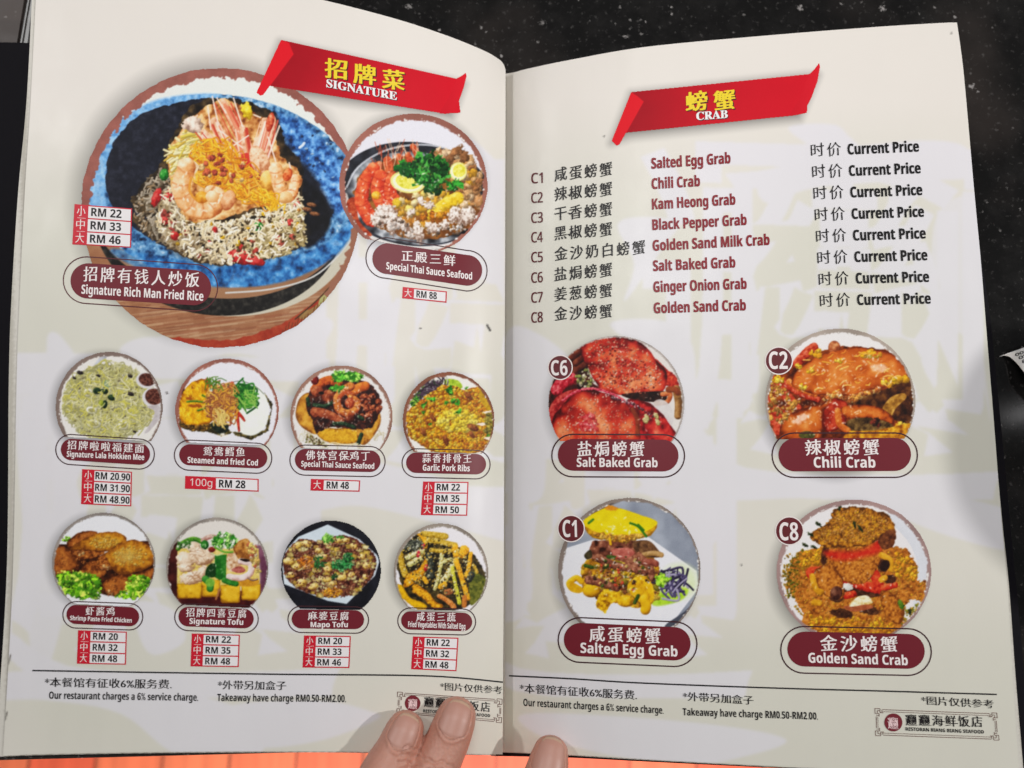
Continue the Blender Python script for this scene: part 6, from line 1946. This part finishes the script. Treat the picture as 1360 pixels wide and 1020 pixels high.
from mathutils.bvhtree import BVHTree
bvh = BVHTree.FromObject(hand, bpy.context.evaluated_depsgraph_get())
mN, nN, lN, bN = principled('fingernail')
nz = nN.new('ShaderNodeTexNoise')
nz.inputs['Scale'].default_value = 400
mxN = nN.new('ShaderNodeMix')
mxN.data_type = 'RGBA'
mxN.inputs[6].default_value = (.47, .235, .18, 1)
mxN.inputs[7].default_value = (.57, .31, .245, 1)
lN.new(nz.outputs['Fac'], mxN.inputs[0])
lN.new(mxN.outputs[2], bN.inputs['Base Color'])
bN.inputs['Roughness'].default_value = .42
mE, nE, lE, bE = principled('nail_free_edge')
bE.inputs['Base Color'].default_value = (.55, .36, .25, 1)
bE.inputs['Roughness'].default_value = .3
borders = []
for q, length, half, r, fwd in ((MIDDLE, .0112, 44, .0078, .0040), (INDEX, .0122, 44, .0083, .0044), (THUMB, .0140, 50, .0084, .0048)):
    tip, ax = q[0], (q[0] - q[1]).normalized()
    toc = (Vector(cam.location) - tip).normalized()
    sd = ax.cross(toc).normalized()
    upv = sd.cross(ax).normalized()
    nu, nv = 25, 27
    VV, rows = [], []
    for i in range(nv):
        v = i / (nv - 1)
        for j in range(nu):
            u_ = j / (nu - 1) * 2 - 1
            # rounded outline: narrower at the cuticle, gently rounded free edge
            w = 1 - .42 * max(0, (.30 - v) / .30) ** 2.2 - .10 * max(0, (v - .8) / .2) ** 2
            a = R(half) * u_ * w
            dist = fwd - length + length * v - (.10 * length * u_ * u_ * max(0, (v - .45) / .55)) + (.16 * length * u_ * u_ * max(0, (.45 - v) / .45))
            base = tip + ax * dist
            dr = upv * math.cos(a) + sd * math.sin(a)
            if v > .72:
                dr = (dr + ax * .25 * (v - .72) / .28).normalized()
            hit, nn, _, _ = bvh.ray_cast(base + dr * .03, -dr)
            if hit is None:
                hit = base + dr * r
                nn = dr
            edge = min(1, (1 - abs(u_)) / .18) * min(1, v / .14)
            VV.append(tuple(hit + nn * (-.00012 + .00042 * edge)))
            if j in (0, nu - 1) or i == 0:
                borders.append(Vector(hit))
    FF, MI = [], []
    for i in range(nv - 1):
        for j in range(nu - 1):
            FF.append((i * nu + j, i * nu + j + 1, (i + 1) * nu + j + 1, (i + 1) * nu + j))
            MI.append(1 if i >= nv - 3 - (1 if abs(j - nu / 2) > nu * .36 else 0) else 0)
    nl = link_mesh('fingernail', VV, FF, [mN, mE], hand, MI, True)
    so = nl.modifiers.new('t', 'SOLIDIFY')
    so.thickness = .0004
    so.offset = 0

# the nail folds: skin stands up round the sides and the root of each nail
from mathutils.kdtree import KDTree
kd = KDTree(len(borders))
for i, p in enumerate(borders):
    kd.insert(p, i)
kd.balance()
tips = [np.array(q[0]) for q in (MIDDLE, INDEX, THUMB)]
near = np.where(np.min([np.linalg.norm(co - t, axis=1) for t in tips], axis=0) < .02)[0]
for i in near:
    dist = kd.find(Vector(co[i]))[2]
    co[i] += no[i] * (.00042 * math.exp(-((dist - .0007) / .0006) ** 2) - .0001 * math.exp(-(dist / .0003) ** 2))
hm.vertices.foreach_set('co', co.ravel())
hm.update()

# ------------------------------------------------------------------ paper slip at the right edge
mR, nR, lR, bR = principled('white_receipt_paper')
nzR = nR.new('ShaderNodeTexNoise')
nzR.inputs['Scale'].default_value = 500
mxR = nR.new('ShaderNodeMix')
mxR.data_type = 'RGBA'
mxR.inputs[6].default_value = (.74, .74, .73, 1)
mxR.inputs[7].default_value = (.84, .84, .83, 1)
lR.new(nzR.outputs['Fac'], mxR.inputs[0])
lR.new(mxR.outputs[2], bR.inputs['Base Color'])
top = resample([(1327.5, 473.5), (1340, 468.5), (1360, 461.5), (1400, 446), (1470, 420)], 40, 0)
bot = resample([(1327.5, 473.8), (1334, 472.2), (1341, 474), (1349, 481), (1360, 494.5), (1385, 530), (1420, 585)], 40, 0)
VV, FF = [], []
nr = 12
for i in range(40):
    for j in range(nr):
        v = j / (nr - 1)
        p = top[i] * (1 - v) + bot[i] * v
        z = .0016 + .010 * min(1, i / 14) * (1 - .5 * v) * math.sin(min(i / 26, 1) * math.pi * .7 + .3)
        VV.append(tuple(P3(p[0], p[1], z)))
for i in range(39):
    for j in range(nr - 1):
        FF.append((i * nr + j, i * nr + j + 1, (i + 1) * nr + j + 1, (i + 1) * nr + j))
slip = link_mesh('paper_slip', VV, FF, [mR], None, None, True)
so = slip.modifiers.new('t', 'SOLIDIFY')
so.thickness = .00012
slip['label'] = 'curled white paper slip with black print lying on the granite right of the menu'
slip['category'] = 'paper slip'
bpy.context.view_layer.update()
bv2 = BVHTree.FromObject(slip, bpy.context.evaluated_depsgraph_get())
TV, TF = [], []
for s, a, b, h in (('0050', (1349, 473.8), (1372, 464.5), 4.2), ('0S21', (1353.5, 477.8), (1376, 468.5), 4.2), ('8830', (1358, 483), (1381, 474), 4.6)):
    v, f = glyph_mesh(s, .02)
    lo, hi = v.min(0), v.max(0)
    q = (v - lo) / (hi - lo)
    a, b = np.array(a), np.array(b)
    dd = (b - a) / np.linalg.norm(b - a)
    nn = np.array((dd[1], -dd[0]))
    px = a + q[:, :1] * (b - a) + q[:, 1:] * nn * h
    n = len(TV)
    for x, y in px:
        c0 = Vector(cam.location)
        dr = (P3(x, y, 0) - c0).normalized()
        hit = bv2.ray_cast(c0, dr)[0]
        hit = hit if hit is not None else P3(x, y, .006)
        TV.append(tuple(hit - dr * .00025))
    TF += [tuple(i + n for i in k) for k in f]
link_mesh('printed_digits', TV, TF, [ink((40, 38, 40))], slip)

# ------------------------------------------------------------------ unseen steel tumbler added to cast the rounded shadow on the right page
mK, nK, lK, bK = principled('brushed_steel')
bK.inputs['Base Color'].default_value = (.42, .42, .43, 1)
bK.inputs['Metallic'].default_value = 1
nzK = nK.new('ShaderNodeTexNoise')
nzK.inputs['Scale'].default_value = 220
rK = nK.new('ShaderNodeMapRange')
rK.inputs[3].default_value = .22
rK.inputs[4].default_value = .42
lK.new(nzK.outputs['Fac'], rK.inputs[0])
lK.new(rK.outputs[0], bK.inputs['Roughness'])
prof = [(0, .0012), (.024, .0012), (.0265, .0), (.028, .002), (.0305, .05), (.033, .10), (.0355, .142), (.0362, .1435), (.0357, .1450), (.0346, .1440), (.0320, .10), (.0292, .05), (.0265, .004), (.0, .0032)]
seg = 56
VV, FF = [], []
for r_, z_ in prof:
    for k in range(seg):
        a = 2 * math.pi * k / seg
        VV.append((.344 + 1.45 * r_ * math.cos(a), -.011 + 1.45 * r_ * math.sin(a), z_ + .0002))
for i in range(len(prof) - 1):
    for k in range(seg):
        FF.append((i * seg + k, i * seg + (k + 1) % seg, (i + 1) * seg + (k + 1) % seg, (i + 1) * seg + k))
shadow_cup = link_mesh('shadow_cup', VV, FF, [mK], None, None, True)
shadow_cup['label'] = 'unseen steel tumbler on the granite, added to cast a shadow on the right page'
shadow_cup['category'] = 'shadow_cup'
